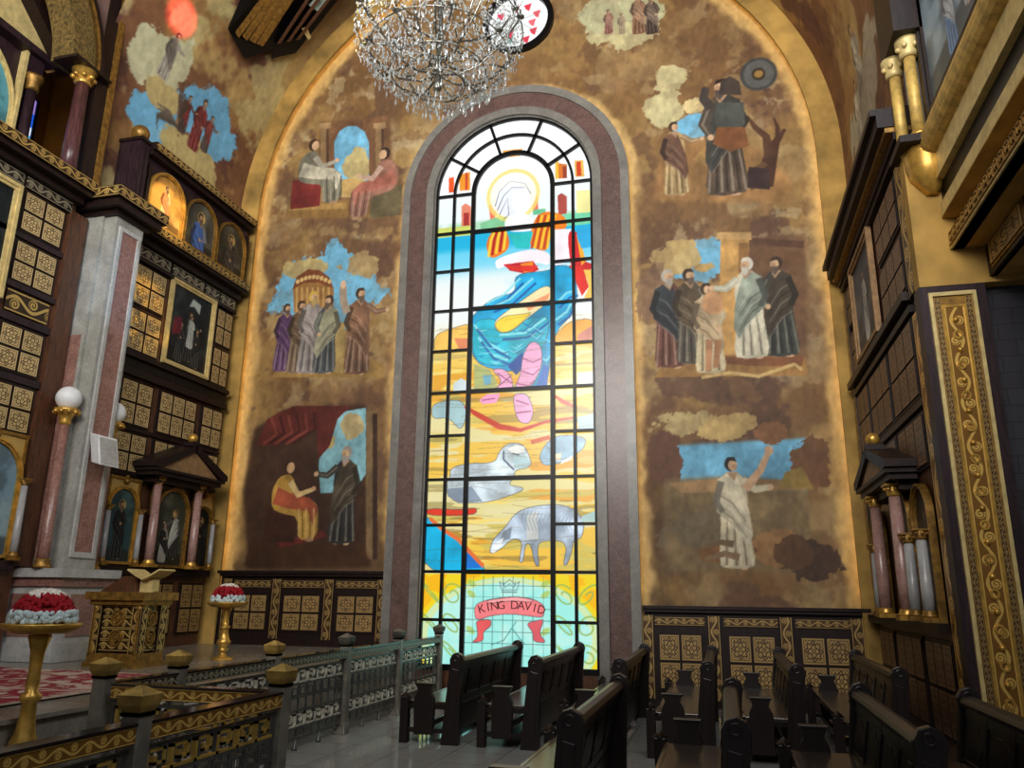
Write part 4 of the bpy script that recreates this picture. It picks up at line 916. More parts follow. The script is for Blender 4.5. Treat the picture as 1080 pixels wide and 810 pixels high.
def icon(xf, s0, s1, z0, zs, d, label, bgc, robe, mantle, seed, frame='gold', fw_=.055, group=None, figs=1, halo=(214, 176, 90), rect=False, dim=1.0, extra=None, name='icon', bust=False):
    """painting in a gilt frame; rect = square-headed, else round-headed springing at zs"""
    r = (s1 - s0) / 2; zt = zs if rect else zs + r
    t = thing(name, xf(((s0 + s1) / 2, d, z0)), label, 'painting', group)
    cv = Cv(s0, s1, z0, zt, .0125, bgc)
    cv.cloud(mixc(bgc, (250, 240, 210), .3), .5, .5, seed, .15, .6); cv.cloud(mixc(bgc, (10, 10, 10), .45), .4, .55, seed + 3, .12, .7)
    cv.poly([(s0, z0), (s1, z0), (s1, z0 + (zt - z0) * .16), (s0, z0 + (zt - z0) * .2)], mixc(bgc, (24, 18, 14), .6), .8, 3)
    H = (zt - z0) * (.80 if figs == 1 else .66)
    if xf is XR: mir = -1
    else: mir = 1
    if bust: figure(cv, (s0 + s1) / 2, z0 - .75 * H, H * 1.75, robe, mantle, skin=(178, 140, 106), halo=halo, seed=seed, arm='fold', face=mir)
    elif figs == 1: figure(cv, (s0 + s1) / 2, z0 + .05 * H, H, robe, mantle, skin=(178, 140, 106), halo=halo, seed=seed, arm='fold', face=mir)
    else:
        for k in range(figs):
            f_ = (k + .5) / figs
            figure(cv, s0 + (s1 - s0) * (.18 + .64 * f_), z0 + .05 * H + (.08 * H if k % 2 else 0), H * (.8 + .2 * (k % 2)), robe if k % 2 else mantle, mantle if k % 2 else robe, halo=halo if k % 2 else None, seed=seed + k, arm='out' if k % 2 else 'fold', face=1 if k < figs / 2 else -1, beard=False)
    if extra: extra(cv, s0, s1, z0, zt)
    if dim != 1: cv.c = cv.c * dim
    c0 = (s0 + s1) / 2
    keep = None if rect else (lambda a, c_: np.where(c_ > zs, np.hypot(a - c0, c_ - zs) < r - .005, True))
    grid_mesh('picture', cv, fmap(xf, d), M['oil'], t, keep=keep)
    b = MB(xf)
    if rect:
        o4 = [(s0 - fw_, z0 - fw_), (s1 + fw_, z0 - fw_), (s1 + fw_, zt + fw_), (s0 - fw_, zt + fw_)]; i4 = [(s0, z0), (s1, z0), (s1, zt), (s0, zt)]
        m4 = [(s0 - fw_ * .45, z0 - fw_ * .45), (s1 + fw_ * .45, z0 - fw_ * .45), (s1 + fw_ * .45, zt + fw_ * .45), (s0 - fw_ * .45, zt + fw_ * .45)]
        b.ring(o4, i4, 'y', d - .02, d + .03, 0, True); b.ring(o4, m4, 'y', d + .03, d + .055, 0, True)
    else:
        b.ring(arch_line(s0 - fw_, s1 + fw_, z0, zs), arch_line(s0, s1, z0, zs), 'y', d - .02, d + .035, 0); b.ring(arch_line(s0 - fw_, s1 + fw_, z0, zs), arch_line(s0 - fw_ * .5, s1 + fw_ * .5, z0, zs), 'y', d + .035, d + .06, 0)
        b.box(s0 - fw_, s1 + fw_, d - .02, d + .05, z0 - .04, z0)
    b.build('frame', M[frame], t)
    b = MB(xf); b.box(s0, s1, d - .03, d - .012, z0, zs); b.build('backing', M['dark'], t)
    return t
def spandrel(xf, par, s0, s1, zs, z1, d, mat='scroll'):
    """square headed carved field pierced by the round head of an icon below it"""
    n = 16; c = (s0 + s1) / 2; r = (s1 - s0) / 2 - .045
    b = MB(xf)
    arc_ = [(c - r * math.cos(PI * k / n), zs + r * math.sin(PI * k / n)) for k in range(n + 1)]
    for k in range(n):
        (a0, c0), (a1, c1) = arc_[k], arc_[k + 1]
        b.quad((a0, d, c0), (a1, d, c1), (a1, d, z1), (a0, d, z1), 0, ((a0 * 3, c0 * 3), (a1 * 3, c1 * 3), (a1 * 3, z1 * 3), (a0 * 3, z1 * 3)))
    b.box(s0, s0 + .045, d - .02, d + .02, zs - .05, z1, 1); b.box(s1 - .045, s1, d - .02, d + .02, zs - .05, z1, 1); b.box(s0, s1, d - .02, d + .03, z1, z1 + .045, 1)
    b.sphere((c, d + .03, z1 - .02), .055, 10, 1); b.sphere((c, d + .03, z1 + .05), .035, 8, 1)
    return b.build('spandrel', [M[mat], M['golddim']], par, fix=False)
def gable(xf, s0, s1, d0, d1, zb, za, label, ball_r=.085):
    t = thing('pediment', xf(((s0 + s1) / 2, d0, zb)), label, 'pediment')
    c = (s0 + s1) / 2; k = (za - zb) / ((s1 - s0) / 2)
    b = MB(xf); b.box(s0, s1, d0, d1, zb, zb + .07); b.box(s0 - .05, s1 + .05, d0, d1 + .05, zb + .07, zb + .12); b.box(s0 + .15, s1 - .15, d0, d1 - .12, zb - .1, zb)
    b.build('entablature', M['dark'], t)
    b = MB(xf); b.prism([(s0 + .12, zb + .12), (s1 - .12, zb + .12), (c, za + .02)], 'y', d0, d1 + .01); b.build('gable_face', M['tan'], t)
    for sg in (-1, 1):
        e = c + sg * (s1 - s0) / 2
        b = MB(xf); b.prism([(c - sg * .02, za + .02), (c - sg * .02, za + .13), (e + sg * .1, zb + .22), (e + sg * .1, zb + .13), (e - sg * .04, zb + .11)], 'y', d0, d1 + .06); b.build('roof_slope', M['dark'], t)
    b = MB(xf); b.box(c - .1, c + .1, d1 - .16, d1 + .05, za + .1, za + .17); b.build('ridge_block', M['dark'], t)
    b = MB(xf); b.sphere((c, d1 - .05, za + .17 + ball_r * .9), ball_r, 18); b.build('gilded_ball', M['gold'], t)
    return t

# ---- far left screen, between the marble pillar and the end wall
D = .25
scr = thing('icon_screen', (-9.4, 11.7, .74), 'tall panelled wooden screen with ornamental tiles between marble pillar and end wall', 'screen')
b = MB(XL); b.box(10.12, 13.19, 0, D - .03, .74, 7.62); b.build('carcass', M['brown'], scr)
for z0, z1, dd in ((1.93, 2.05, .1), (3.50, 3.56, .02), (4.24, 4.30, .02), (5.14, 5.24, .08), (5.24, 5.44, .03), (5.44, 5.52, .1), (7.14, 7.2, .06)):
    b = MB(XL); b.box(10.12, 13.19, D - .04, D + dd, z0, z1); b.build('beam', M['dark'], scr)
b = MB(XL)
for k in range(4): b.box(10.12 + .77 * k, 10.12 + .77 * k + .7, D, D + .035, 5.29, 5.40)
b.build('beam_slots', M['iron'], scr)
for s0, s1, nc in ((10.42, 11.16, 2), (11.36, 12.36, 3), (12.55, 13.16, 2)):
    tile_panel(XL, scr, s0, s1, 4.34, 5.08, nc, 2, D); tile_panel(XL, scr, s0, s1, 3.56, 4.2, nc, 2, D)
for s0, s1 in ((10.38, 11.14), (12.66, 13.16)):
    tile_panel(XL, scr, s0, s1, 6.38, 7.1, 2, 2, D); tile_panel(XL, scr, s0, s1, 5.58, 6.3, 2, 2, D)
for s0, s1, nc in ((10.42, 11.2, 2), (11.42, 12.3, 3), (12.52, 13.16, 2)): tile_panel(XL, scr, s0, s1, .95, 1.8, nc, 2, D, 'tile_dim')
for k, (s0, s1) in enumerate(((10.1, 11.16), (11.22, 12.14), (12.18, 12.62), (12.66, 13.16))): scroll_panel(XL, scr, s0, s1, 7.23, 7.42, D + .03, 'scroll_silver', 'frieze')
b = MB(XL); b.box(10.12, 13.19, 0, D + .12, 7.44, 7.56, 1); b.box(10.12, 13.19, 0, D + .26, 7.56, 7.62, 1); strip(b, 10.12, 13.19, 7.62, 7.76, D + .30, 0, 1, .5); b.build('cornice', [M['scroll'], M['dark']], scr, fix=False)
# icon box on top
bx = thing('icon_cabinet', (-9.3, 11.7, 7.78), 'wooden case of three round-headed icons standing on top of the left screen', 'cabinet')
b = MB(XL); b.box(10.12, 13.19, 0, .36, 7.78, 9.1); b.build('case', M['purple'], bx)
for k in range(4):
    b = MB(XL); b.box(10.2 + .99 * k - .045, 10.2 + .99 * k + .02, .36, .42, 7.8, 8.85); b.build('pilaster_strip', M['dark'], bx)
b = MB(XL); b.box(10.1, 13.19, 0, .5, 8.98, 9.06, 1); strip(b, 10.08, 13.19, 9.06, 9.2, .58, 0, 1, .5); b.build('cornice', [M['scroll'], M['dark']], bx, fix=False)
for i, (a, lab, bgc, rb, mt) in enumerate(((10.28, 'sunlit round-headed icon with pale glowing figure, nearest of three in the top case', (206, 150, 70), (226, 190, 130), (214, 120, 70)),
        (11.26, 'round-headed icon of a grey figure beside a blue patch, middle one in the top case', (74, 72, 62), (128, 120, 104), (60, 90, 150)),
        (12.24, 'round-headed icon of a dark robed bearded man, the case end nearest the painted wall', (66, 60, 46), (40, 38, 36), (70, 62, 52)))):
    icon(XL, a, a + .84, 7.88, 8.42, .38, lab, bgc, rb, mt, 40 + i, frame='golddim' if i else 'gold', bust=i > 0, group='icons in the top case')
cp = thing('corner_post', (-9.3, 10.02, 7.78), 'dark fluted post with gold ball at the near end of the icon case', 'post')
b = MB(XL); b.box(9.86, 10.08, .0, .44, 7.78, 9.12); 
for k in range(3): b.box(9.85, 9.865, .06 + .13 * k, .13 + .13 * k, 7.9, 9.0)
for k in range(2): b.box(9.9 + .09 * k, 9.96 + .09 * k, .44, .455, 7.9, 9.0)
b.build('shaft', M['purple'], cp)
b = MB(XL); b.box(9.83, 10.1, .0, .48, 9.12, 9.18); b.build('cap', M['dark'], cp)
b = MB(XL); b.sphere((9.97, .30, 9.32), .15, 20); b.build('gilded_ball', M['golddim'], cp)
# framed painting in the middle of the screen
def veil(cv, s0, s1, z0, z1):
    w, h = s1 - s0, z1 - z0
    cv.poly([(s0 + .42 * w, z0 + .80 * h), (s0 + .5 * w, z0 + .93 * h), (s0 + .72 * w, z0 + .9 * h), (s0 + .7 * w, z0 + .76 * h), (s0 + .55 * w, z0 + .83 * h)], (196, 206, 196), 1, 1)
    cv.poly([(s0 + .08 * w, z0 + .34 * h), (s0 + .1 * w, z0 + .58 * h), (s0 + .28 * w, z0 + .62 * h), (s0 + .3 * w, z0 + .4 * h)], (110, 36, 50), 1, 1)
    figure(cv, s0 + .53 * w, z0 + .26 * h, .44 * h, (206, 212, 206), (190, 198, 192), seed=4, arm='fold', beard=False)
icon(XL, 11.34, 12.46, 5.66, 7.1, D + .01, 'large framed dark painting of a white veiled figure amid tiles on the left screen', (22, 30, 34), (40, 44, 46), (50, 50, 50), 51, frame='cream', fw_=.085, rect=True, figs=3, halo=None, extra=veil, name='framed_painting', dim=.9)
# lower icons, columns and gable
sp = scr
icon(XL, 10.5, 11.08, 2.12, 2.98, D + .02, 'round-headed icon of a dark robed woman on teal ground, next to marble pillar', (44, 74, 78), (22, 30, 34), (20, 26, 30), 61, group='icons in the lower row')
spandrel(XL, scr, 10.43, 11.15, 2.98, 3.42, D + .02)
icon(XL, 11.5, 12.26, 2.1, 2.98, D + .12, 'round-headed icon of two figures between pink columns under the left gable', (52, 56, 44), (34, 34, 36), (170, 170, 160), 62, figs=2, group='icons in the lower row', frame='golddim')
spandrel(XL, scr, 11.42, 12.34, 2.98, 3.5, D + .05)
icon(XL, 12.62, 13.1, 2.12, 2.92, D + .02, 'very dark round-headed icon in the corner by the painted wall, left screen', (26, 30, 26), (16, 18, 18), (22, 22, 20), 63, group='icons in the lower row', frame='golddim')
spandrel(XL, scr, 12.55, 13.17, 2.92, 3.42, D + .02)
column(XL, 11.33, D + .22, 2.05, 3.56, .075, 'colpink', 'rose marble column left of the middle icon under the gable', 'columns under the left gable')
column(XL, 12.43, D + .22, 2.05, 3.56, .075, 'colpink', 'rose marble column right of the middle icon under the gable', 'columns under the left gable')
for s, lab in ((10.42, 'slim white column left of the teal icon, touching marble pillar'), (11.16, 'slim white column between teal icon and rose column'), (12.58, 'slim white column between rose column and darkest corner icon'), (13.12, 'slim white column in the corner beside the darkest icon')):
    column(XL, s, D + .1, 2.05, 2.98, .045, 'colwhite', lab, 'slim white columns of the left screen', 'golddim')
gable(XL, 11.0, 12.78, D, D + .42, 3.54, 4.06, 'dark wooden gable with tan face and gold ball over the lower left icons')

# ---- near left screen at the edge of the photograph
def SL(px, py, X=-9.4): p = at_x(px, py, X); return float(p[1]), float(p[2])
sc2 = thing('icon_screen', (-9.4, 7.5, .74), 'tiled wooden screen cut off by left edge of the photo, nearer than marble pillar', 'screen')
b = MB(XL); b.box(4.5, 8.98, 0, D - .03, .74, 7.5); b.build('carcass', M['brown'], sc2)
def rpx(a, c): (s0, z1), (s1, z0) = SL(*a), SL(*c); return s0, s1, z0, z1
g1 = rpx((29, 212), (63, 277)); g2 = rpx((18, 270), (53, 335)); g3 = rpx((0, 358), (46, 418)); g4 = rpx((0, 428), (27, 483))
S0, S1 = 8.06, 8.78
tile_panel(XL, sc2, S0, S1, 6.62, 7.22, 2, 2, D); tile_panel(XL, sc2, S0, S1, 5.86, 6.46, 2, 2, D)
scroll_panel(XL, sc2, S0, S1, 5.42, 5.72, D + .01)
tile_panel(XL, sc2, S0, S1, 4.60, 5.24, 2, 2, D); tile_panel(XL, sc2, S0, S1, 3.78, 4.42, 2, 2, D)
tile_panel(XL, sc2, 6.4, 7.8, 4.60, 5.24, 4, 2, D); tile_panel(XL, sc2, 6.4, 7.8, 3.78, 4.42, 4, 2, D)
for z0, z1, dd in ((5.76, 5.84, .03), (6.5, 6.58, .02), (5.28, 5.38, .03), (4.46, 4.56, .02), (1.93, 2.05, .08)):
    b = MB(XL); b.box(5.0, 8.86, D - .04, D + dd, z0, z1); b.build('beam', M['purple'], sc2)
b = MB(XL); b.box(8.86, 9.18, D - .03, D + .05, 1.98, 7.3); b.build('corner_board', M['brown'], sc2)
for s0, s1 in ((6.8, 7.98), (8.02, 8.86)): scroll_panel(XL, sc2, s0, s1, 7.26, 7.42, D + .03, 'scroll_silver', 'frieze')
b = MB(XL); b.box(4.5, 8.98, 0, D + .12, 7.44, 7.54, 1); b.box(4.5, 8.98, 0, D + .26, 7.54, 7.62, 1); strip(b, 4.5, 8.98, 7.62, 7.78, D + .32, 0, 1, .5); b.build('cornice', [M['scroll'], M['dark']], sc2, fix=False)
icon(XL, 6.3, 7.86, 5.62, 7.12, D + .02, 'large dark painting in pale gilt frame cut off by the left photo edge', (26, 40, 46), (40, 50, 52), (56, 40, 36), 71, frame='cream', fw_=.1, rect=True, figs=3, halo=None, name='framed_painting', dim=.7)
icon(XL, 7.84, 8.72, 2.12, 3.16, D + .02, 'round-headed icon on pale blue ground at left photo edge beside lamp columns', (120, 150, 166), (56, 70, 96), (70, 60, 60), 72)
spandrel(XL, sc2, 7.76, 8.80, 3.16, 3.72, D + .02)
column(XL, 8.8, D + .1, 2.05, 3.16, .05, 'colwhite', 'slim white column right of the pale blue icon at left photo edge', None, 'golddim')

# ---- marble pillar
pil = thing('pillar', (-9.25, 9.57, .74), 'broad grey marble pillar with rose marble insets between the left screens', 'pillar')
PX0, PX1, PY0, PY1 = -9.66, -8.9, 9.28, 9.86
b = MB(); b.box(PX0, PX1, PY0, PY1, 1.96, 7.36); b.box(PX0, PX1 - .22, PY0 - .05, PY0, 1.96, 7.36)
b.build('shaft', M['grey'], pil)
b = MB(); b.box(PX1 - .002, PX1 + .012, PY0 + .12, PY1 - .12, 2.2, 7.15); b.box(PX0 + .12, PX0 + .48, PY0 - .062, PY0 - .048, 2.1, 5.4); b.build('inset', M['pink'], pil)
b = MB(); b.ring([(PY0 + .06, 2.12), (PY1 - .06, 2.12), (PY1 - .06, 7.22), (PY0 + .06, 7.22)], [(PY0 + .12, 2.2), (PY1 - .12, 2.2), (PY1 - .12, 7.15), (PY0 + .12, 7.15)], 'x', PX1 - .002, PX1 + .03, 0, True); b.build('inset_moulding', M['greylt'], pil)
b = MB(); b.box(PX0, -8.66, 9.04, 10.08, .74, .98); b.box(PX0, -8.72, 9.1, 10.02, .98, 1.72, 0); b.box(PX0, -8.62, 9.0, 10.1, 1.84, 1.96); b.build('pedestal', M['greylt'], pil)
b = MB(); b.box(PX0, -8.68, 9.06, 10.06, 1.72, 1.84); b.box(-8.725, -8.705, 9.3, 9.82, 1.06, 1.62); b.box(PX0 + .15, -8.9, 9.085, 9.105, 1.06, 1.62); b.build('pedestal_inset', M['pink'], pil)
b = MB(); b.box(PX0, -8.85, 9.2, 9.94, 7.36, 7.44, 1); b.box(PX0, -8.72, 9.06, 10.06, 7.44, 7.56, 1); b.box(PX0, -8.66, 9.0, 10.12, 7.56, 7.74, 1)
b.quad((-8.658, 9.0, 7.57), (-8.658, 10.12, 7.57), (-8.658, 10.12, 7.73), (-8.658, 9.0, 7.73), 0, ((0, 0), (7, 0), (7, 1), (0, 1))); b.quad((PX0, 8.998, 7.57), (-8.66, 8.998, 7.57), (-8.66, 8.998, 7.73), (PX0, 8.998, 7.73), 0, ((0, 0), (6, 0), (6, 1), (0, 1)))
b.build('cornice', [M['scroll'], M['dark']], pil, fix=False)
# globe lamps on slim marble columns, loudspeaker
for (x, y, lab) in ((-9.05, 9.06, 'white globe lamp on slender rose column in front of the marble pillar'), (-9.1, 10.02, 'white globe lamp on the far side of the marble pillar, by the tiles')):
    t = thing('globe_lamp', (x, y, 1.96), lab, 'lamp', 'globe lamps of the marble pillar')
    b = MB(); b.lathe([(.085, 2.06), (.075, 2.3), (.062, 3.98)], (x, y, 0), 16); b.build('stem', M['pink'], t)
    b = MB(); b.lathe([(.12, 1.96), (.12, 2.0), (.09, 2.03), (.105, 2.06), (.085, 2.09)], (x, y, 0), 16); b.build('foot', M['golddim'], t)
    b = MB(); b.lathe([(.06, 3.96), (.085, 4.0), (.07, 4.04), (.1, 4.1), (.16, 4.16), (.17, 4.2), (.12, 4.21)], (x, y, 0), 18)
    for k in range(10): b.sphere((x + .155 * math.cos(.628 * k), y + .155 * math.sin(.628 * k), 4.15), .034, 8)
    b.build('crown_holder', M['gold'], t)
    b = MB(); b.sphere((x, y, 4.36), .175, 24); b.build('globe', M['white'], t)
t = thing('loudspeaker', (-8.88, 9.5, 3.6), 'small white loudspeaker mounted on the rose face of the marble pillar', 'loudspeaker')
b = MB(lambda p: (-8.70 + p[0] * 1.0 - p[2] * .25, 9.5 + p[1] * 1.15 + p[0] * -.35, 3.66 + p[2] * 1.1 - p[0] * .25)); b.box(-.11, .11, -.17, .17, -.2, .2); b.build('cabinet', M['white'], t, bevel=.012)
b = MB(lambda p: (-8.70 + p[0] * 1.0 - p[2] * .25, 9.5 + p[1] * 1.15 + p[0] * -.35, 3.66 + p[2] * 1.1 - p[0] * .25)); b.box(.11, .118, -.145, .145, -.175, .175); b.build('grille', M['greylt'], t)
b = MB(); b.tube([(-8.9, 9.5, 3.62), (-8.76, 9.5, 3.64)], .03); b.build('bracket', M['iron'], t)

# ---- upper left opening: column, pier, niche screen
t = thing('column', (-9.5, 8.78, 7.78), 'dark red column with gilded capital on the left cornice carrying the round arch', 'column')
b = MB(); b.lathe([(.125, 7.9), (.12, 8.3), (.10, 9.5)], (-9.5, 8.78, 0), 18); b.build('shaft', wood('plum_column', (82, 50, 50), .3), t)
b = MB(); b.lathe([(.17, 7.78), (.17, 7.82), (.13, 7.85), (.15, 7.88), (.12, 7.92)], (-9.5, 8.78, 0), 18); b.build('base', M['gold'], t)
b = MB(); b.lathe([(.105, 9.48), (.13, 9.5), (.11, 9.54), (.15, 9.6), (.12, 9.63), (.19, 9.72)], (-9.5, 8.78, 0), 18)
for k in range(8): b.sphere((-9.5 + .15 * math.cos(PI / 4 * k), 8.78 + .15 * math.sin(PI / 4 * k), 9.6), .045, 8)
b.build('capital', M['gold'], t)
b = MB(); b.box(-9.75, -9.3, 8.4, 9.14, 9.72, 9.77); b.build('abacus', M['dark'], t)
t = thing('pier', (-9.55, 9.1, 7.5), 'dark wooden pier with gilded edge strip beside the dark red column', 'pier')
b = MB(); b.box(-9.78, -9.44, 8.98, 9.22, 7.5, 13.2); b.build('shaft', M['dark'], t)
b = MB(); b.box(-9.56, -9.42, 9.22, 9.34, 7.78, 13.0); b.build('edge_strip', M['golddim'], t)
t = thing('niche_screen', (-10.3, 7.8, 7.42), 'gabled dark screen with arched picture inside the upper left opening', 'screen')
NX = lambda p: (-10.25 + p[1], p[0], p[2])
b = MB(NX); b.box(5.6, 8.62, -.15, 0, 7.42, 9.95); b.build('panel', M['purple'], t)
b = MB(NX); c0 = 7.0
for sg in (-1, 1): b.prism([(c0, 11.55), (c0, 11.75), (c0 + sg * 2.05, 10.1), (c0 + sg * 2.05, 9.95), (c0 + sg * 1.9, 9.95)], 'y', -.15, .25)
b.build('raking_cornice', M['dark'], t)
b = MB(NX); b.prism([(c0 - 1.9, 9.95), (c0 + 1.9, 9.95), (c0, 11.6)], 'y', -.15, .02); b.build('gable_face', M['cream'], t)
b = MB(NX); b.box(5.4, 8.75, -.15, .2, 9.86, 9.98); b.box(8.30, 8.62, 0, .1, 9.5, 9.86); b.build('entablature', M['purple'], t)
b = MB(NX); b.box(8.26, 8.31, .0, .12, 7.5, 9.86); b.build('gilt_strip', M['cream'], t)
b = MB(NX); b.lathe([(.09, 9.26), (.11, 9.32), (.10, 9.38), (.15, 9.48), (.15, 9.52)], (8.47, .1, 0), 14); b.build('capital', M['golddim'], t)
b = MB(NX); b.lathe([(.09, 7.45), (.075, 9.28)], (8.47, .1, 0), 14); b.build('half_column', M['purple'], t)
icon(NX, 6.2, 8.22, 7.6, 8.75, .02, 'large round-headed picture on turquoise ground in the upper left corner', (60, 140, 160), (120, 50, 70), (70, 44, 44), 81, frame='cream', fw_=.05, figs=2)
# narrow coloured window strip behind the niche screen
cvs = Cv(8.6, 9.0, 7.6, 9.5, .02, (40, 90, 200))
for z, cl in ((7.6, (240, 200, 60)), (7.78, (200, 210, 220)), (8.0, (220, 40, 50)), (8.3, (230, 230, 236)), (8.55, (40, 170, 220)), (8.8, (230, 235, 240)), (8.95, (20, 80, 200)), (9.2, (150, 120, 190))): cvs.poly([(8.6, z), (9.0, z + .05), (9.0, z + .3), (8.6, z + .22)], cl)
w3 = thing('window_3', (-10.6, 8.8, 7.6), 'narrow stained glass strip of blue and red beside the upper left picture', 'window', None, 'structure')
grid_mesh('stained_glass', cvs, lambda a, c_: (np.full_like(a, -10.42) - (a - 8.6) * .5, a, c_), M['glass'], w3)
b = MB(); b.box(-10.66, -10.6, 9.0, 9.05, 7.45, 9.55); b.box(-10.5, -10.42, 8.55, 8.6, 7.45, 9.55); b.build('window_frame', M['iron'], w3)
# ------------------------------------------------------------------ right screen, pier and balcony
DR = .25
def SR(px, py, X=2.2): p = at_x(px, py, X); return float(p[1]), float(p[2])
rs = thing('icon_screen', (2.2, 11.0, 0), 'tall brown tiled screen on the right wall beyond the gilded pier', 'screen')
b = MB(XR); b.box(8.66, 13.19, -.01, DR - .03, 0, 6.75); b.build('carcass', M['brown'], rs)
for z0, z1, dd in ((1.36, 1.46, .14), (3.72, 3.8, .03), (4.78, 4.86, .04), (4.92, 5.02, .1), (6.6, 6.68, .05)):
    b = MB(XR); b.box(9.06, 13.19, DR - .04, DR + dd, z0, z1); b.build('beam', M['dark'], rs)
for s0, s1, nc in ((9.2, 10.45, 3), (10.62, 11.9, 3), (12.05, 13.1, 3)): tile_panel(XR, rs, s0, s1, 3.86, 4.74, nc, 2, DR, 'tile_brown'); tile_panel(XR, rs, s0, s1, 3.1, 3.66, nc, 1, DR, 'tile_brown')
for s0, s1, nc in ((9.2, 10.45, 3), (12.5, 13.12, 2)): tile_panel(XR, rs, s0, s1, 5.12, 5.76, nc, 2, DR, 'tile_brown'); tile_panel(XR, rs, s0, s1, 5.9, 6.52, nc, 2, DR, 'tile_brown')
for s0, s1, nc in ((9.2, 10.3, 3), (10.5, 11.9, 3), (12.1, 13.1, 3)): tile_panel(XR, rs, s0, s1, .3, 1.26, nc, 2, DR, 'tile_brown')
scroll_panel(XR, rs, 8.68, 9.0, 4.92, 6.5, DR + .03, 'scroll', 'gilded_strip'); scroll_panel(XR, rs, 8.68, 9.0, .3, 4.7, DR + .03, 'scroll_gold', 'gilded_strip'); scroll_panel(XR, rs, 12.98, 13.17, 1.5, 6.5, DR + .03, 'scroll_dim', 'gilded_strip')
b = MB(XR); b.box(8.62, 13.19, 0, DR + .08, 6.68, 6.78, 1); b.box(8.62, 13.19, 0, DR + .16, 6.78, 6.84, 2); b.box(8.6, 13.19, 0, DR + .24, 6.84, 7.0, 1); b.box(8.6, 13.19, 0, DR + .30, 7.0, 7.08, 1); b.build('cornice', [M['scroll'], M['dark'], M['golddim']], rs, fix=False)
icon(XR, 10.78, 12.2, 5.2, 6.5, DR + .02, 'tall framed grey-blue painting of a pale figure high on the right screen', (62, 72, 84), (190, 190, 184), (150, 152, 150), 91, frame='tan', fw_=.1, rect=True, name='framed_painting', halo=None)
for s0, s1, zs, lab in ((9.28, 9.95, 2.55, 'dark arched niche nearest the gilded pier on the right screen'), (10.2, 10.95, 2.6, 'dark arched niche under the right gable'), (11.9, 12.6, 2.5, 'dark arched niche at the far end of the right screen')):
    icon(XR, s0, s1, 1.5, zs, DR + .02, lab, (18, 16, 16), (14, 14, 15), (18, 16, 15), int(s0 * 9), frame='golddim', dim=.6, halo=None)
for (px, py, X, r, mat, lab, z1) in ((930, 600, 2.0, .075, 'colpink', 'rose marble column under the right gable, nearer the painted wall', 3.0), (952, 600, 2.0, .075, 'colpink', 'rose marble column under the right gable, nearer the gilded pier', 3.0)):
    s, _ = SR(px, py, X); column(XR, s, 2.45 - X, 1.46, z1, r, mat, lab, 'columns under the right gable')
for px, lab in ((927, 'slim white column at the far end of the right screen'), (964, 'slim white column between two dark niches of the right screen'), (978, 'slim white column of the right screen nearest gilded pier')):
    s, _ = SR(px, 625, 2.06); column(XR, s, .39, 1.46, 2.42, .06, 'colwhite', lab, 'slim white columns of the right screen', 'golddim')
gable(XR, 9.75, 11.75, DR, DR + .30, 3.02, 3.42, 'dark wooden gable with gold ball on the right screen')

# pier facing the photographer with its tall gilded panel
t = thing('pier', (2.6, 8.5, 0), 'plum wooden pier with tall gilded ornament panel facing the pews at right', 'pier')
b = MB(); b.box(2.12, 2.74, 8.42, 8.62, 0, 4.82); b.build('body', M['purple'], t)
YB = lambda p: (p[0], 8.42 - p[1], p[2])
b = MB(YB); o4 = [(2.2, .5), (2.64, .5), (2.64, 4.74), (2.2, 4.74)]; i4 = [(2.235, .54), (2.605, .54), (2.605, 4.70), (2.235, 4.70)]
b.ring(o4, i4, 'y', 0, .035, 0, True); b.build('outer_moulding', M['cream'], t)
b = MB(YB); b.box(2.235, 2.605, 0, .012, .54, 4.70, 1); strip(b, 2.25, 2.30, .56, 4.68, .02, 0, 1, .01); strip(b, 2.54, 2.59, .56, 4.68, .02, 0, 1, .01); b.build('border', [M['scroll_dim'], M['golddim']], t, fix=False)
b = MB(YB); b.ring([(2.305, .62), (2.535, .62), (2.535, 4.6), (2.305, 4.6)], [(2.33, .65), (2.51, .65), (2.51, 4.57), (2.33, 4.57)], 'y', .01, .03, 0, True); b.build('inner_moulding', M['gold'], t)
b = MB(YB); strip(b, 2.33, 2.51, .65, 4.57, .022, 0, 1, .012)
for k in range(24):
    z = .8 + .158 * k
    if k % 2: b.sphere((2.42, .03, z), .03, 8, 2)
    else: b.ring([(2.42 + .045 * math.cos(q * PI / 6), z + .05 * math.sin(q * PI / 6)) for q in range(12)], [(2.42 + .025 * math.cos(q * PI / 6), z + .03 * math.sin(q * PI / 6)) for q in range(12)], 'y', .02, .04, 2, True)
b.build('ornament_panel', [M['scroll_gold'], M['golddim'], M['gold']], t, fix=False)
# dark masonry beside it, ochre wall above
n = Nt('dark_tiled_wall'); br = n.new('ShaderNodeTexBrick'); br.offset = .5; mp = n.new('ShaderNodeMapping'); mp.inputs['Rotation'].default_value = (R(90), 0, 0); n.t.links.new(n.obj(), mp.inputs[0]); n.t.links.new(mp.outputs[0], br.inputs['Vector'])
br.inputs['Scale'].default_value = 1; br.inputs['Brick Width'].default_value = .3; br.inputs['Row Height'].default_value = .17; br.inputs['Mortar Size'].default_value = .006
br.inputs['Color1'].default_value = L4((44, 42, 52)); br.inputs['Color2'].default_value = L4((36, 34, 42)); br.inputs['Mortar'].default_value = L4((14, 13, 15)); M['dkbrick'] = n.fin(br.outputs[0], .5)
b = MB(); b.box(2.74, 4.6, 8.6, 8.8, 0, 4.95); structure(b.build('wall_right_side', M['dkbrick']))
b = MB(); b.box(2.14, 4.6, 8.44, 8.64, 4.83, 6.6); b.box(2.47, 4.6, 8.44, 8.64, 6.6, 12.5); structure(b.build('wall_right_upper', M['ochre']))
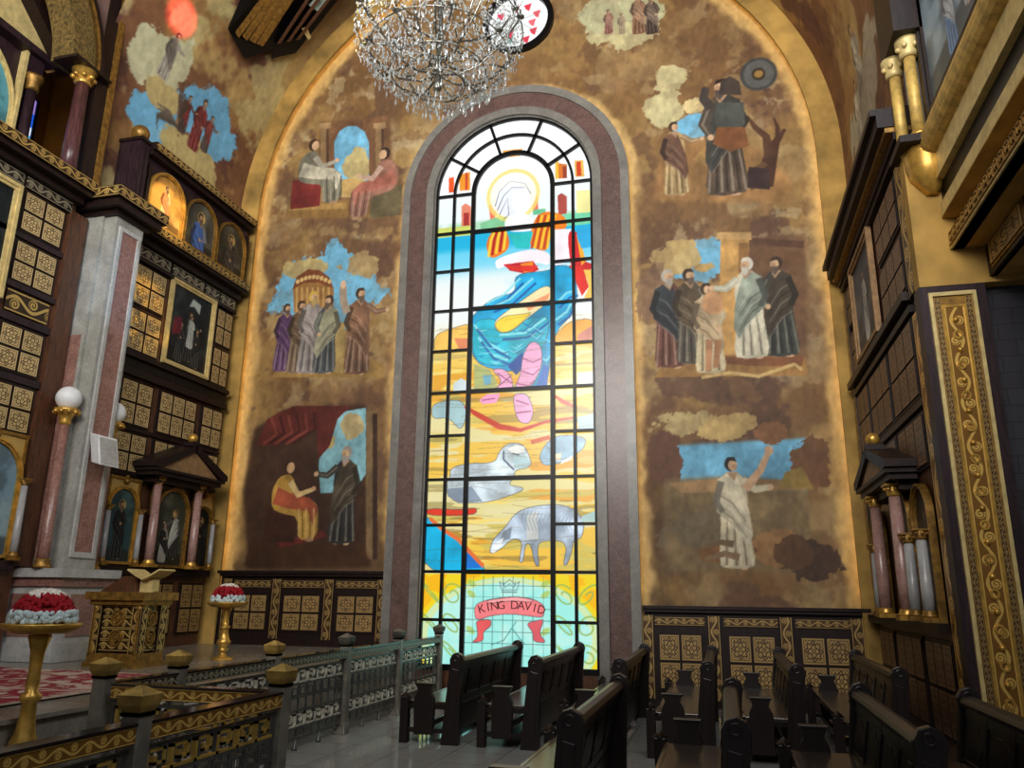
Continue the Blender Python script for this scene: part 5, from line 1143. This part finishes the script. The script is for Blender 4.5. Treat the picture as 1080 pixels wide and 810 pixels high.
# balcony running towards the photographer
def P8(px, py): p = at_y(px, py, 8.44); return float(p[0]), float(p[2])
bal = thing('balcony', (2.4, 8.4, 4.9), 'stepped ochre balcony with key-pattern bands projecting from the upper right wall', 'balcony')
x0, z0 = P8(981, 160); yb0, yb1 = 1.0, 8.44
b = MB(); cr8 = [(x0 + .16 * math.cos(2 * PI * k / 20), z0 + .16 * math.sin(2 * PI * k / 20)) for k in range(20)]; b.prism(cr8, 'y', yb0, yb1); o = b.build('gilded_roll', M['leaf'], bal)
xa, za = P8(985, 230); xb, zb_ = P8(1004, 262); xc_, zc_ = P8(1047, 290)
zr = z0 - .14; xk, zk = P8(1003, 247); xr_, _ = P8(1010, 229)
hgt = zr - za
b = MB(); b.box(x0 - .02, x0 + .25, yb0, yb1, zr - hgt * .42, zr); b.box(x0 + .02, x0 + .25, yb0, yb1, za, za + hgt * .22); b.build('fascia', M['cream'], bal)
b = MB(); b.box(x0 + .05, x0 + .25, yb0, yb1, za + hgt * .2, zr - hgt * .4)
b.build('dark_band', M['iron'], bal)
b = MB(); b.box(x0 + .02, xr_ + .1, yb0, yb1, za - .015, za); b.box(xr_, 4.6, yb0, yb1, zk, za + .3); b.box(xb, xc_, yb0, yb1, zb_ - .015, zb_ + .01); b.box(xc_, 4.6, yb0, yb1, zc_ - .015, zc_)
b.box(x0 + .25, 4.6, yb0, yb1, za + .3, zr); b.build('soffit', M['ochre'], bal)
b = MB(); b.box(xb - .02, xr_ + .02, yb0, yb1, zb_ - .015, zk); b.build('key_band', M['cream'], bal)
b = MB(); hh = (zk - zb_) * .84
def key_units(b, xf, t0, t1, z0, h, th, dep, mi=0, asp=1.05):
    n_ = max(1, int((t1 - t0) / (h * asp))); w = (t1 - t0) / n_
    for k in range(n_):
        a = t0 + k * w
        for (u0_, u1_, v0, v1) in ((0, 1, 0, .13), (0, .13, .0, 1), (0, .78, .87, 1), (.65, .78, .32, 1), (.32, .78, .32, .45), (.32, .45, .32, .68)):
            b.box(a + u0_ * w, a + u1_ * w, -dep, dep, z0 + v0 * h, z0 + v1 * h, mi)
KX = lambda p: (xb - .026 + p[1], p[0], p[2])
b = MB(KX); key_units(b, None, 2.0, 8.4, zb_ + (zk - zb_) * .06, hh, .02, .008); b.build('key_pattern', M['golddim'], bal)
b = MB(); b.box(xc_ - .03, xc_ + .04, yb0, yb1, zc_ - .015, zb_); b.build('lower_fascia', M['dark'], bal)
LX = lambda p: (xc_ - .03 - p[1], p[0], p[2])
for k in range(5):
    s1 = 8.3 - 1.1 * k; tile_panel(LX, bal, s1 - .95, s1, zc_ + .05, zb_ - .05, 1, 1, .012, 'tile_dim', .01, 'golddim', 'fascia_panel')
t = thing('corbel', (2.2, 8.3, 6.0), 'gilded moulded corbel under the corner columns at upper right', 'corbel')
x1, z1 = P8(966, 178)
b = MB(); b.lathe([(.06, z1 - .34), (.12, z1 - .26), (.20, z1 - .16), (.23, z1 - .04), (.24, z1 + .1), (.27, z1 + .16)], (x1 + .12, 8.42, 0), 8); b.build('bell', M['gold'], t)
b = MB(); b.box(x1 - .2, x1 + .42, 8.12, 8.66, z1 + .16, z1 + .24); b.build('slab', M['dark'], t)
zt_ = z1 + .24
for dx, dy, lab in ((-.06, .36, 'slender gilded column half hidden, further of the upper right pair'), (.02, 0.02, 'slender gilded column at the corner of the upper right gallery, nearer of pair')):
    xx, yy = x1 + dx, 8.2 + dy
    t = thing('gilded_column', (xx, yy, zt_), lab, 'column', 'gilded columns of the gallery')
    b = MB(); b.lathe([(.066, zt_ + .05), (.06, zt_ + 1.0)], (xx, yy, 0), 14); b.build('shaft', M['leaf'], t)
    b = MB(); b.lathe([(.11, zt_), (.11, zt_ + .03), (.085, zt_ + .06)], (xx, yy, 0), 14); b.build('base', M['gold'], t)
    b = MB(); b.lathe([(.075, zt_ + .98), (.10, zt_ + 1.02), (.085, zt_ + 1.06), (.13, zt_ + 1.16), (.13, zt_ + 1.2)], (xx, yy, 0), 14)
    for k in range(6): b.sphere((xx + .1 * math.cos(1.047 * k), yy + .1 * math.sin(1.047 * k), zt_ + 1.1), .032, 8)
    b.build('capital', M['cream'], t)
t = thing('gallery_wall', (2.5, 7.0, 6.6), 'dark wooden gallery parapet above the gilded roll at upper right', 'parapet')
b = MB(); b.box(2.42, 2.66, 1.0, 8.36, max(zt_ - .2, z0 + .165), 9.6); b.box(2.1, 2.46, 8.0, 8.68, zt_ + 1.2, 9.6); b.build('panel', M['dark'], t)
GX = lambda p: (2.42 - p[1], p[0], p[2])
icon(GX, 5.2, 8.0, max(zt_ + .12, z0 + .30), 8.5, .03, 'large dark-framed pale blue painting on the upper right gallery', (150, 170, 182), (176, 178, 180), (90, 130, 176), 99, frame='dark', fw_=.12, rect=True, figs=3, halo=None, name='framed_painting')
# ------------------------------------------------------------------ wainscots under the murals
def wainscot(x0, x1, z0, z1, posts, label, panes, deep=.16):
    t = thing('wainscot', ((x0 + x1) / 2, YW - deep, z0), label, 'wainscot')
    b = MB(XB); b.box(x0, x1, .02, deep - .04, z0, z1); b.box(x0, x1, deep - .04, deep, z0, z0 + .16); b.build('carcass', M['dark'], t)
    b = MB(XB); b.box(x0 - .02, x1 + .02, .02, deep + .05, z1, z1 + .05); b.box(x0 - .02, x1 + .02, .02, deep + .09, z1 + .05, z1 + .10); b.build('top_rail', M['dark'], t)
    for a in posts: scroll_panel(XB, t, a - .085, a + .085, z0 + .12, z1 - .05, deep, 'scroll_dim', 'scroll_post')
    for a, c in panes:
        tile_panel(XB, t, a, c, z0 + .26, z1 - .33, 2, 2, deep - .015, 'tile_dim'); scroll_panel(XB, t, a - .05, c + .05, z1 - .2, z1 - .08, deep - .01, 'scroll_dim', 'frieze')
    return t
wx = lambda px, py: float(at_y(px, py, YW - .16)[0])
wainscot(-9.24, -5.92, .735, 1.96, [wx(290, 640), wx(345.5, 640), wx(402, 640), wx(238, 640)], 'dark wainscot with bronze tiles under the canopy mural, left of window',
         [(wx(244, 640) + .05, wx(281, 640)), (wx(298, 640), wx(337, 640)), (wx(355, 640), wx(394, 640))])
wainscot(-1.28, 2.12, 0, 1.44, [wx(683, 660), wx(753, 660), wx(829, 660), wx(904, 660)], 'dark wainscot with gold tiles under the youth mural, right of window',
         [(wx(694, 660), wx(740, 660)), (wx(767, 660), wx(817, 660)), (wx(843, 660), wx(896, 660))])

# ------------------------------------------------------------------ railings
M['polish'] = wood('polished_handrail', (40, 30, 28), .1, .9)
def railing(O, Dv, stops, label, posts=None, h=1.0, colr='scroll_silver', key='keysilver'):
    """posts at the distances in stops, a barred panel between each pair"""
    ux, uy = Dv
    xf = lambda p: (O[0] + ux * p[0] - uy * p[1], O[1] + uy * p[0] + ux * p[1], p[2])
    t = thing('railing', xf((stops[0], 0, 0)), label, 'railing')
    for k, a in enumerate(stops):
        if posts is not None and k not in posts: continue
        b = MB(xf); b.box(a - .085, a + .085, -.085, .085, 0, .1, 0, .02); b.box(a - .058, a + .058, -.058, .058, .08, 1.06); b.box(a - .07, a + .07, -.07, .07, .1, .13); p = b.build('post', M['steel'], t, bevel=.008)
        b = MB(xf); b.box(a - .064, a + .064, -.064, .064, 1.03, 1.05)
        for w0, w1, q0, q1 in ((.058, .072, 1.05, 1.075), (.072, .078, 1.075, 1.09), (.078, .084, 1.09, 1.14), (.084, .012, 1.14, 1.185)):
            i_ = [b.P((a + sx * w_, sy * w_, q_)) for w_, q_ in ((w0, q0), (w1, q1)) for sx, sy in ((-1, -1), (1, -1), (1, 1), (-1, 1))]
            for e_ in ((3, 2, 1, 0), (4, 5, 6, 7), (0, 1, 5, 4), (1, 2, 6, 5), (2, 3, 7, 6), (3, 0, 4, 7)): b.face([i_[e] for e in e_]); b.build('cap', M['leaf'] if k < 3 or h < 1 or colr == 'scroll_gold' else M['steel'], p)
    for k in range(len(stops) - 1):
        a, c = stops[k] + .06, stops[k + 1] - .06
        b = MB(xf)
        for z in (.12, .22, .40, .54, .68, .84): b.box(a, c, -.012, .012, z, z + .022)
        n = max(4, int((c - a) / .17)); w = (c - a) / n
        for i in range(n + 1): b.box(a + i * w - .010, a + i * w + .010, -.011, .011, .12, .86)
        for i in range(n):
            for z in (.54,): b.ring([(a + i * w + .028, z + .028), (a + (i + 1) * w - .028, z + .028), (a + (i + 1) * w - .028, z + .112), (a + i * w + .028, z + .112)], [(a + i * w + .042, z + .042), (a + (i + 1) * w - .042, z + .042), (a + (i + 1) * w - .042, z + .098), (a + i * w + .042, z + .098)], 'y', -.006, .006, 0, True)
        for f in (.33, .67): b.lathe([(.03, 0), (.03, .02), (.014, .04), (.014, .13)], (a + (c - a) * f, 0, 0), 8)
        pn = b.build('lattice', M['bars'], t)
        for z_ in (.705, .245):
            b = MB(xf); key_units(b, None, a + .03, c - .03, z_, .13, .02, .014, 0, 1.55); b.build('key_fret', M[key], pn)
        b = MB(xf); b.box(a, c, -.05, .05, .895, .985, 1); b.box(a, c, -.06, .06, .985, 1.0, 2)
        for sg in (-1, 1): b.quad((a, sg * .0515, .90), (c, sg * .0515, .90), (c, sg * .0515, .98), (a, sg * .0515, .98), 0, ((0, 0), ((c - a) / .08, 0), ((c - a) / .08, 1), (0, 1)))
        b.build('top_rail', [M[colr], M['dark'], M['polish']], pn, fix=False)
    return t
railing((-4.68, 0), (0, 1), [5.45, 6.33, 7.9, 9.62, 11.33, 13.08], 'long iron railing with pale key fret running beside the platform to the tall window')
railing((-4.62, 5.45), (1, 0), [0.0, 1.47], 'short cross railing with gilded vine rail and golden key fret joining two railings', [], 1.0, 'scroll_gold', 'keygold')
railing((-3.15, 0), (0, 1), [1.2, 2.5, 3.96, 5.45], 'nearest railing with bronze vine rail at the bottom left corner', None, 1.0, 'scroll_gold', 'keygold')

# ------------------------------------------------------------------ lectern, flower stands, rug
LX0, LX1, LY0, LY1, ZB = -7.92, -7.18, 8.85, 9.36, .735
t = thing('lectern', ((LX0 + LX1) / 2, (LY0 + LY1) / 2, ZB), 'carved gilded lectern with sloping top standing on the platform', 'lectern')
b = MB(); b.box(LX0 + .08, LX1 - .08, LY0 + .08, LY1 - .08, ZB + .12, 1.52); b.build('core', M['dark'], t)
b = MB(); b.box(LX0 - .03, LX1 + .03, LY0 - .03, LY1 + .03, ZB, ZB + .06, 1); b.box(LX0, LX1, LY0, LY1, ZB + .06, ZB + .17, 1)
FY = lambda p: (p[0], LY0 + .08 - p[1], p[2]); FX = lambda p: (LX1 - .08 + p[1], p[0], p[2])
b.build('plinth', [M['scroll'], M['golddim']], t)
for xf, a0, a1 in ((FY, LX0, LX1), (FX, LY0, LY1)):
    b = MB(xf)
    for q in range(4): strip(b, a0 + .13, a1 - .13, ZB + .2 + .14 * q, ZB + .33 + .14 * q, .03)
    strip(b, a0 + .0, a0 + .13, ZB + .17, 1.5, .075); strip(b, a1 - .13, a1, ZB + .17, 1.5, .075)
    for k in range(3):
        c = ((a0 + a1) / 2, ZB + .36 + .24 * k)
        for r_ in (.1, .055): b.ring([(c[0] + r_ * math.cos(q * PI / 9), c[1] + r_ * math.sin(q * PI / 9)) for q in range(18)], [(c[0] + (r_ - .022) * math.cos(q * PI / 9), c[1] + (r_ - .022) * math.sin(q * PI / 9)) for q in range(18)], 'y', .03, .055, 2, True)
        b.sphere((c[0], .04, c[1]), .022, 8, 2)
    b.build('carved_panel', [M['scroll'], M['dark'], M['golddim']], t, fix=False)
for x in (LX0 + .04, LX1 - .04):
    b = MB(); b.lathe([(.045, ZB + .17), (.035, ZB + .24), (.035, 1.44), (.05, 1.5)], (x, LY0 + .03, 0), 12); b.build('corner_column', M['golddim'], t)
b = MB(); b.box(LX0 - .03, LX1 + .03, LY0 - .03, LY1 + .03, 1.5, 1.56); b.box(LX0 - .08, LX1 + .08, LY0 - .08, LY1 + .08, 1.56, 1.66)
b.build('cornice', M['golddim'], t)
b = MB(); b.prism([(LX0 + .05, 1.66), (LX1 - .24, 1.66), (LX1 - .26, 1.86), (LX1 - .36, 1.86)], 'y', LY0 + .02, LY1 - .02); b.build('sloping_top', M['brown'], t)
t = thing('book_rest', (LX1 - .22, (LY0 + LY1) / 2, 1.86), 'pale spread-winged book rest on top of the gilded lectern', 'book rest')
b = MB()
yc = (LY0 + LY1) / 2; xc2 = LX1 - .13
for sg in (-1, 1): b.prism([(xc2 + sg * .0, 1.815), (xc2 + sg * .11, 1.86), (xc2 + sg * .245, 1.935), (xc2 + sg * .24, 1.955), (xc2 + sg * .105, 1.882), (xc2, 1.845)], 'y', yc - .16, yc + .16)
b.box(xc2 - .1, xc2 + .1, yc - .06, yc + .06, 1.66, 1.82); b.build('wings', M['cream'], t)

def flower_stand(x, y, z0, zp, lab, lab2):
    t = thing('flower_stand', (x, y, z0), lab, 'stand', 'gilded flower stands')
    H = zp - z0
    b = MB(); b.lathe([(r_, f_ * H) for r_, f_ in ((.16, 0), (.16, .02), (.11, .05), (.05, .09), (.045, .14), (.07, .17), (.07, .19), (.05, .22), (.095, .30), (.10, .33), (.075, .37), (.058, .46), (.05, .55), (.075, .57), (.075, .60), (.045, .62), (.05, .68), (.042, .74), (.052, .86), (.085, .95), (.05, .97))], (x, y, z0), 20); b.build('stem', M['gold'], t)
    b = MB(); b.lathe([(.05, -.05), (.2, -.04), (.265, -.01), (.285, .02), (.285, .035), (.26, .03), (.05, .02)], (x, y, zp), 28); b.build('plate', M['gold'], t)
    f = thing('flower_arrangement', (x, y, zp + .03), lab2, 'flowers', 'flower arrangements on gilded stands')
    rnd = random.Random(int(zp * 100))
    groups = (('white_blooms', (228, 220, 206), .0, .62), ('red_blooms', (150, 8, 24), .56, 1.34), ('pale_blue_blooms', (196, 212, 212), 1.3, 1.66))
    for nm, cl, a0, a1 in groups:
        b = MB()
        for k in range(330 if nm == 'red_blooms' else 230):
            ph = rnd.uniform(a0, a1) if a0 > 0 else math.sqrt(rnd.random()) * a1; th = rnd.uniform(0, 2 * PI); rr = .215 if nm != 'pale_blue_blooms' else .225
            c = (x + rr * math.sin(ph) * math.cos(th), y + rr * math.sin(ph) * math.sin(th), zp + .05 + .215 * math.cos(ph) + .01)
            r_ = rnd.uniform(.017, .027); b.sphere(c, r_, 6)
        o = b.build(nm, plain(nm, cl, .7, 0, .3, .2, 40), f); o['kind'] = 'stuff'
    b = MB(); b.lathe([(.01, 0), (.2, 0), (.205, .06), (.15, .16), (.01, .21)], (x, y, zp + .035), 18); b.build('moss', plain('moss', (120, 20, 30), .9), f)
flower_stand(-5.15, 5.25, .18, 1.40, 'gilded baluster flower stand near the bottom left corner, larger in view', 'dome of white, red and pale blue flowers on the nearer gilded stand')
flower_stand(-7.0, 10.42, .735, 1.50, 'gilded flower stand far back on the platform before the dark wainscot', 'dome of white and red flowers on the farther gilded stand')
n = Nt('rug_weave'); g = n.noise(2.6, 5, None, .6, 1.2); M['rug'] = n.fin(n.ramp(g, [(.40, (196, 178, 160)), (.47, (186, 150, 140)), (.52, (136, 40, 52)), (.60, (150, 60, 66)), (.66, (190, 168, 152))]), .9, 0, .1)
b = MB(); b.box(-9.28, -5.85, 5.2, 8.3, .735, .75); b.box(-9.28, -5.85, 5.2, 5.3, .735, .752, 1); b.box(-5.95, -5.85, 5.2, 8.3, .735, .752, 1)
tag(b.build('rug', [M['rug'], plain('rug_border', (176, 158, 140), .9)]), 'cream and crimson patterned rug lying on the platform at left', 'rug')

# ------------------------------------------------------------------ pews
def make_pew(Ln, name='pew'):
    """back along +x side, sitter faces -x, near end at y = 0"""
    t = thing(name, (0, 0, 0), 'x', 'pew')
    b = MB(); b.box(-.56, -.06, .05, Ln - .05, .425, .46); b.box(-.57, -.53, .05, Ln - .05, .40, .465); b.build('seat', M['pewlight'], t, bevel=.006)
    b = MB(); sl = .08 / .45
    def bk(x): return lambda p: (x + p[0] + (p[2] - .44) * sl, p[1], p[2])
    b = MB(bk(-.075)); b.box(-.012, .012, .05, Ln - .05, .40, .90); n = max(3, int(Ln / .55)); w = (Ln - .1) / n
    for i in range(n + 1): b.box(-.026, .026, .05 + i * w - .03, .05 + i * w + .03, .42, .90)
    for z in (.43, .80): b.box(-.024, .024, .05, Ln - .05, z, z + .07)
    b.build('backrest', M['pew'], t)
    b = MB(bk(-.075))
    for i in range(n):
        c = .05 + (i + .5) * w; b.prism([(c - w * .3, .54), (c + w * .3, .54), (c + w * .34, .62), (c + w * .3, .72), (c + w * .1, .77), (c - w * .1, .77), (c - w * .3, .72), (c - w * .34, .62)], 'x', -.02, .02)
    b.build('carved_panels', M['pewfront'], t)
    b = MB(); b.prism([(-.05, .88), (.065, .88), (.075, .915), (.055, .95), (.01, .96), (-.04, .945), (-.055, .91)], 'y', .04, Ln - .04); b.build('top_rail', M['pewfront'], t, bevel=.005)
    b = MB(); b.box(-.5, -.46, .05, Ln - .05, .1, .17); b.box(-.1, -.06, .05, Ln - .05, .1, .4); b.box(-.34, -.2, .06, Ln - .06, .13, .16); b.build('stretcher', M['pew'], t)
    for y in (.0, Ln - .07):
        b = MB(); b.prism([(-.15, 0), (.07, 0), (.075, .5), (.10, .86), (.115, .93), (.09, .99), (.03, 1.02), (-.03, 1.0), (-.065, .94), (-.06, .86), (-.10, .5)], 'y', y, y + .07)
        b.ring([(.02 + .04 * math.cos(q * PI / 8), .95 + .04 * math.sin(q * PI / 8)) for q in range(16)], [(.02 + .022 * math.cos(q * PI / 8), .95 + .022 * math.sin(q * PI / 8)) for q in range(16)], 'y', y - .008, y + .078, 0, True)
        b.prism([(-.09, .12), (.03, .12), (.035, .5), (.055, .82), (-.03, .84), (-.05, .5)], 'y', y - .006, y + .076)
        b.build('end_panel', M['pewfront'], t, bevel=.006)
        b = MB(); b.prism([(-.485, .1), (-.255, .1), (-.245, .44), (-.25, .5), (-.29, .575), (-.275, .62), (-.255, .65), (-.485, .65), (-.465, .62), (-.45, .575), (-.49, .5), (-.495, .44)], 'y', y, y + .07); b.box(-.49, -.25, y - .01, y + .08, .645, .665); b.build('arm_shield', M['pewfront'], t, bevel=.005)
        b = MB(); b.box(-.66, -.56, y - .01, y + .08, 0, .5); b.lathe([(.075, .5), (.0, .565)], (-.61, y + .035, 0), 4); b.build('front_post', M['pewfront'], t, bevel=.005)
        b = MB(); b.box(-.6, -.1, y + .01, y + .06, .12, .17); b.box(-.6, -.1, y + .01, y + .06, .38, .43); b.build('side_rail', M['pew'], t)
    return t
far = make_pew(2.95); near = make_pew(2.45)
def place(src, x, y, lab, first):
    o = src if first else copy_tree(src)
    o.location = (x, y, 0); o['label'] = lab; o['group'] = 'wooden pews'
PF = [(-3.12, 'dark pew before the blue banner panel, closest to the iron railing'), (-2.17, 'dark pew in front of the right half of the tall window'), (-1.2, 'dark pew by the marble surround right of the window, back row'),
      (-.24, 'pew before the first gold tile panel of right wainscot'), (.68, 'pew before the middle gold tile panel of right wainscot'), (1.68, 'pew against the right screen beneath the white columns')]
for i, (x, lab) in enumerate(PF): place(far, x, 9.3, lab, i == 0)
PN = [(-.98, 'near pew with shiny top rail at bottom centre, pale seat to its left'), (.0, 'near pew seen end on at the bottom, between centre and right'), (1.03, 'near pew with long carved back at bottom right'), (1.82, 'near carved pew in the bottom right corner before the gilded pier')]
for i, (x, lab) in enumerate(PN): place(near, x, 5.1 if i < 3 else 5.0, lab, i == 0)
# ------------------------------------------------------------------ chandelier and roof light
M['crystal'] = None
n = Nt('crystal'); n.b.inputs['Transmission Weight'].default_value = .75; n.b.inputs['IOR'].default_value = 1.45; M['crystal'] = n.fin((.86, .90, .89, 1), .10, 0, .9)
M['chrome'] = plain('silvered_metal', (150, 146, 136), .25, .9, .5, .1)
CX, CY = -3.13, 8.0
ch = thing('chandelier', (CX, CY, 7.4), 'large crystal chandelier hanging in front of the painted arch, top of photo', 'chandelier')
rnd = random.Random(5)
b = MB(); b.lathe([(.03, 7.75), (.06, 7.8), (.04, 7.9), (.05, 8.1), (.03, 8.3), (.04, 8.5), (.03, 8.8), (.05, 9.0), (.04, 9.2), (.03, 9.6), (.025, 13.5)], (CX, CY, 0), 14); b.build('stem', M['chrome'], ch)
tiers = [(1.06, 8.62, 24), (.96, 8.98, 20), (.88, 8.28, 22), (.62, 9.25, 14), (.60, 8.02, 18), (.34, 7.84, 12)]
drops = []
for ti, (r_, z, nn) in enumerate(tiers):
    b = MB(); ring = [(CX + r_ * math.cos(2 * PI * k / 40), CY + r_ * math.sin(2 * PI * k / 40), z) for k in range(41)]; b.tube(ring, .009, 5); b.build('ring', M['chrome'], ch)
    for k in range(nn): drops.append((r_, 2 * PI * (k + .5 * (ti % 2)) / nn, z))
for k in range(24):
    a = 2 * PI * k / 24; b = MB(); r_, z = tiers[k % 3][:2]
    zz = 8.0 + .25 * (k % 3)
    pts = [(CX + r_ * f * math.cos(a), CY + r_ * f * math.sin(a), zz + (z - zz) * f ** 2 - .12 * math.sin(PI * f)) for f in (0.05, .25, .5, .75, 1.0)]
    b.tube(pts, .013, 6); b.lathe([(.012, -.01), (.05, .02), (.055, .03), (.012, .02), (.012, .11), (.0, .15)], (pts[-1][0], pts[-1][1], pts[-1][2]), 8); b.build('arm', M['chrome'], ch)
for k in range(12):
    a = 2 * PI * k / 12; b = MB(); b.tube([(CX + .04 * math.cos(a), CY + .04 * math.sin(a), 9.6), (CX + .5 * math.cos(a), CY + .5 * math.sin(a), 9.2), (CX + 1.0 * math.cos(a), CY + 1.0 * math.sin(a), 8.66)], .008, 5); b.build('stay', M['chrome'], ch)
k = 0
for r_, a, z in drops[:98]:
    b = MB(); x, y = CX + r_ * math.cos(a), CY + r_ * math.sin(a)
    b.sphere((x, y, z - .03), .016, 6); b.oct((x, y, z - .13), 0.02, .06, .04, 6); b.build('crystal_drop', M['crystal'], ch)
b = MB()
for k in range(3000):
    f = rnd.random(); a = rnd.uniform(0, 2 * PI)
    r_ = 1.08 * math.sqrt(rnd.random()); zlo = 7.62 + .82 * (r_ / 1.12) ** 2; z = zlo + rnd.random() ** 1.5 * (1.15 - .35 * r_)
    b.oct((CX + r_ * math.cos(a), CY + r_ * math.sin(a), z), rnd.uniform(.007, .015), rnd.uniform(.015, .045), rnd.uniform(.010, .022), 4)
for k in range(90):      # fringe along the bottom
    r_ = .95 * math.sqrt(rnd.random()); a = rnd.uniform(0, 2 * PI); z = 7.52 + .62 * (r_ / .95) ** 2
    b.oct((CX + r_ * math.cos(a), CY + r_ * math.sin(a), z), .015, .05, .07, 6)
for ti, (r_, z, nn) in enumerate(tiers):        # strings of beads between the rings
    r2, z2, _ = tiers[(ti + 2) % 6]
    for k in range(nn):
        a = 2 * PI * k / nn
        for q in range(1, 8):
            f = q / 8; rr = r_ * (1 - f) + r2 * f; zz = z * (1 - f) + z2 * f - .12 * math.sin(PI * f); b.oct((CX + rr * math.cos(a + .2 * f), CY + rr * math.sin(a + .2 * f), zz), .014, .02, .02, 5)
o = b.build('crystal_beads', M['crystal'], ch, fix=False); o['kind'] = 'stuff'

# roof light let into the vault, upper left
def vq(pts, r_in, r_out, mi, b):
    A_ = [b.P(at_vault(px, py, r_in)) for px, py in pts]; B_ = [b.P(at_vault(px, py, r_out)) for px, py in pts]; n_ = len(pts)
    b.face(A_, mi); b.face(B_[::-1], mi)
    for k in range(n_): b.face((A_[k], B_[k], B_[(k + 1) % n_], A_[(k + 1) % n_]), mi)
t = thing('roof_window', at_vault(310, 20), 'dark wooden roof window with ribbed gilt edge in the vault, upper left', 'window')
b = MB(); vq([(262, -20), (300, -20), (290, 52), (258, 62), (240, 30)], 5.86, 6.0, 0, b); vq([(286, 62), (300, 0), (325, -20), (372, -20), (312, 56)], 5.9, 6.02, 0, b); b.build('panel', M['iron'], t)
b = MB()
for k in range(4): vq([(248 + 7.5 * k, 34 + 4 * k), (252 + 8.5 * k, 40 + 3 * k), (300 + 8 * k, -22), (290 + 8 * k, -22)], 5.76, 5.86, 0, b)
b.build('gilt_ribs', M['golddim'], t)
b = MB()
for k in range(3): vq([(292 + 10 * k, 46 - 2 * k), (296 + 10 * k, 46 - 2 * k), (340 + 12 * k, -20), (335 + 12 * k, -20)], 5.78, 5.9, 0, b)
b.build('bars', M['brown'], t)
b = MB(); vq([(325, 5), (335, 12), (346, 0), (338, -6)], 5.80, 5.86, 0, b); b.build('pane', plain('pale_pane', (190, 206, 190), .3), t)
b = MB(); vq([(318, 30), (324, 28), (328, 40), (325, 42)], 5.80, 5.86, 0, b); b.build('hinge_block', M['cream'], t)
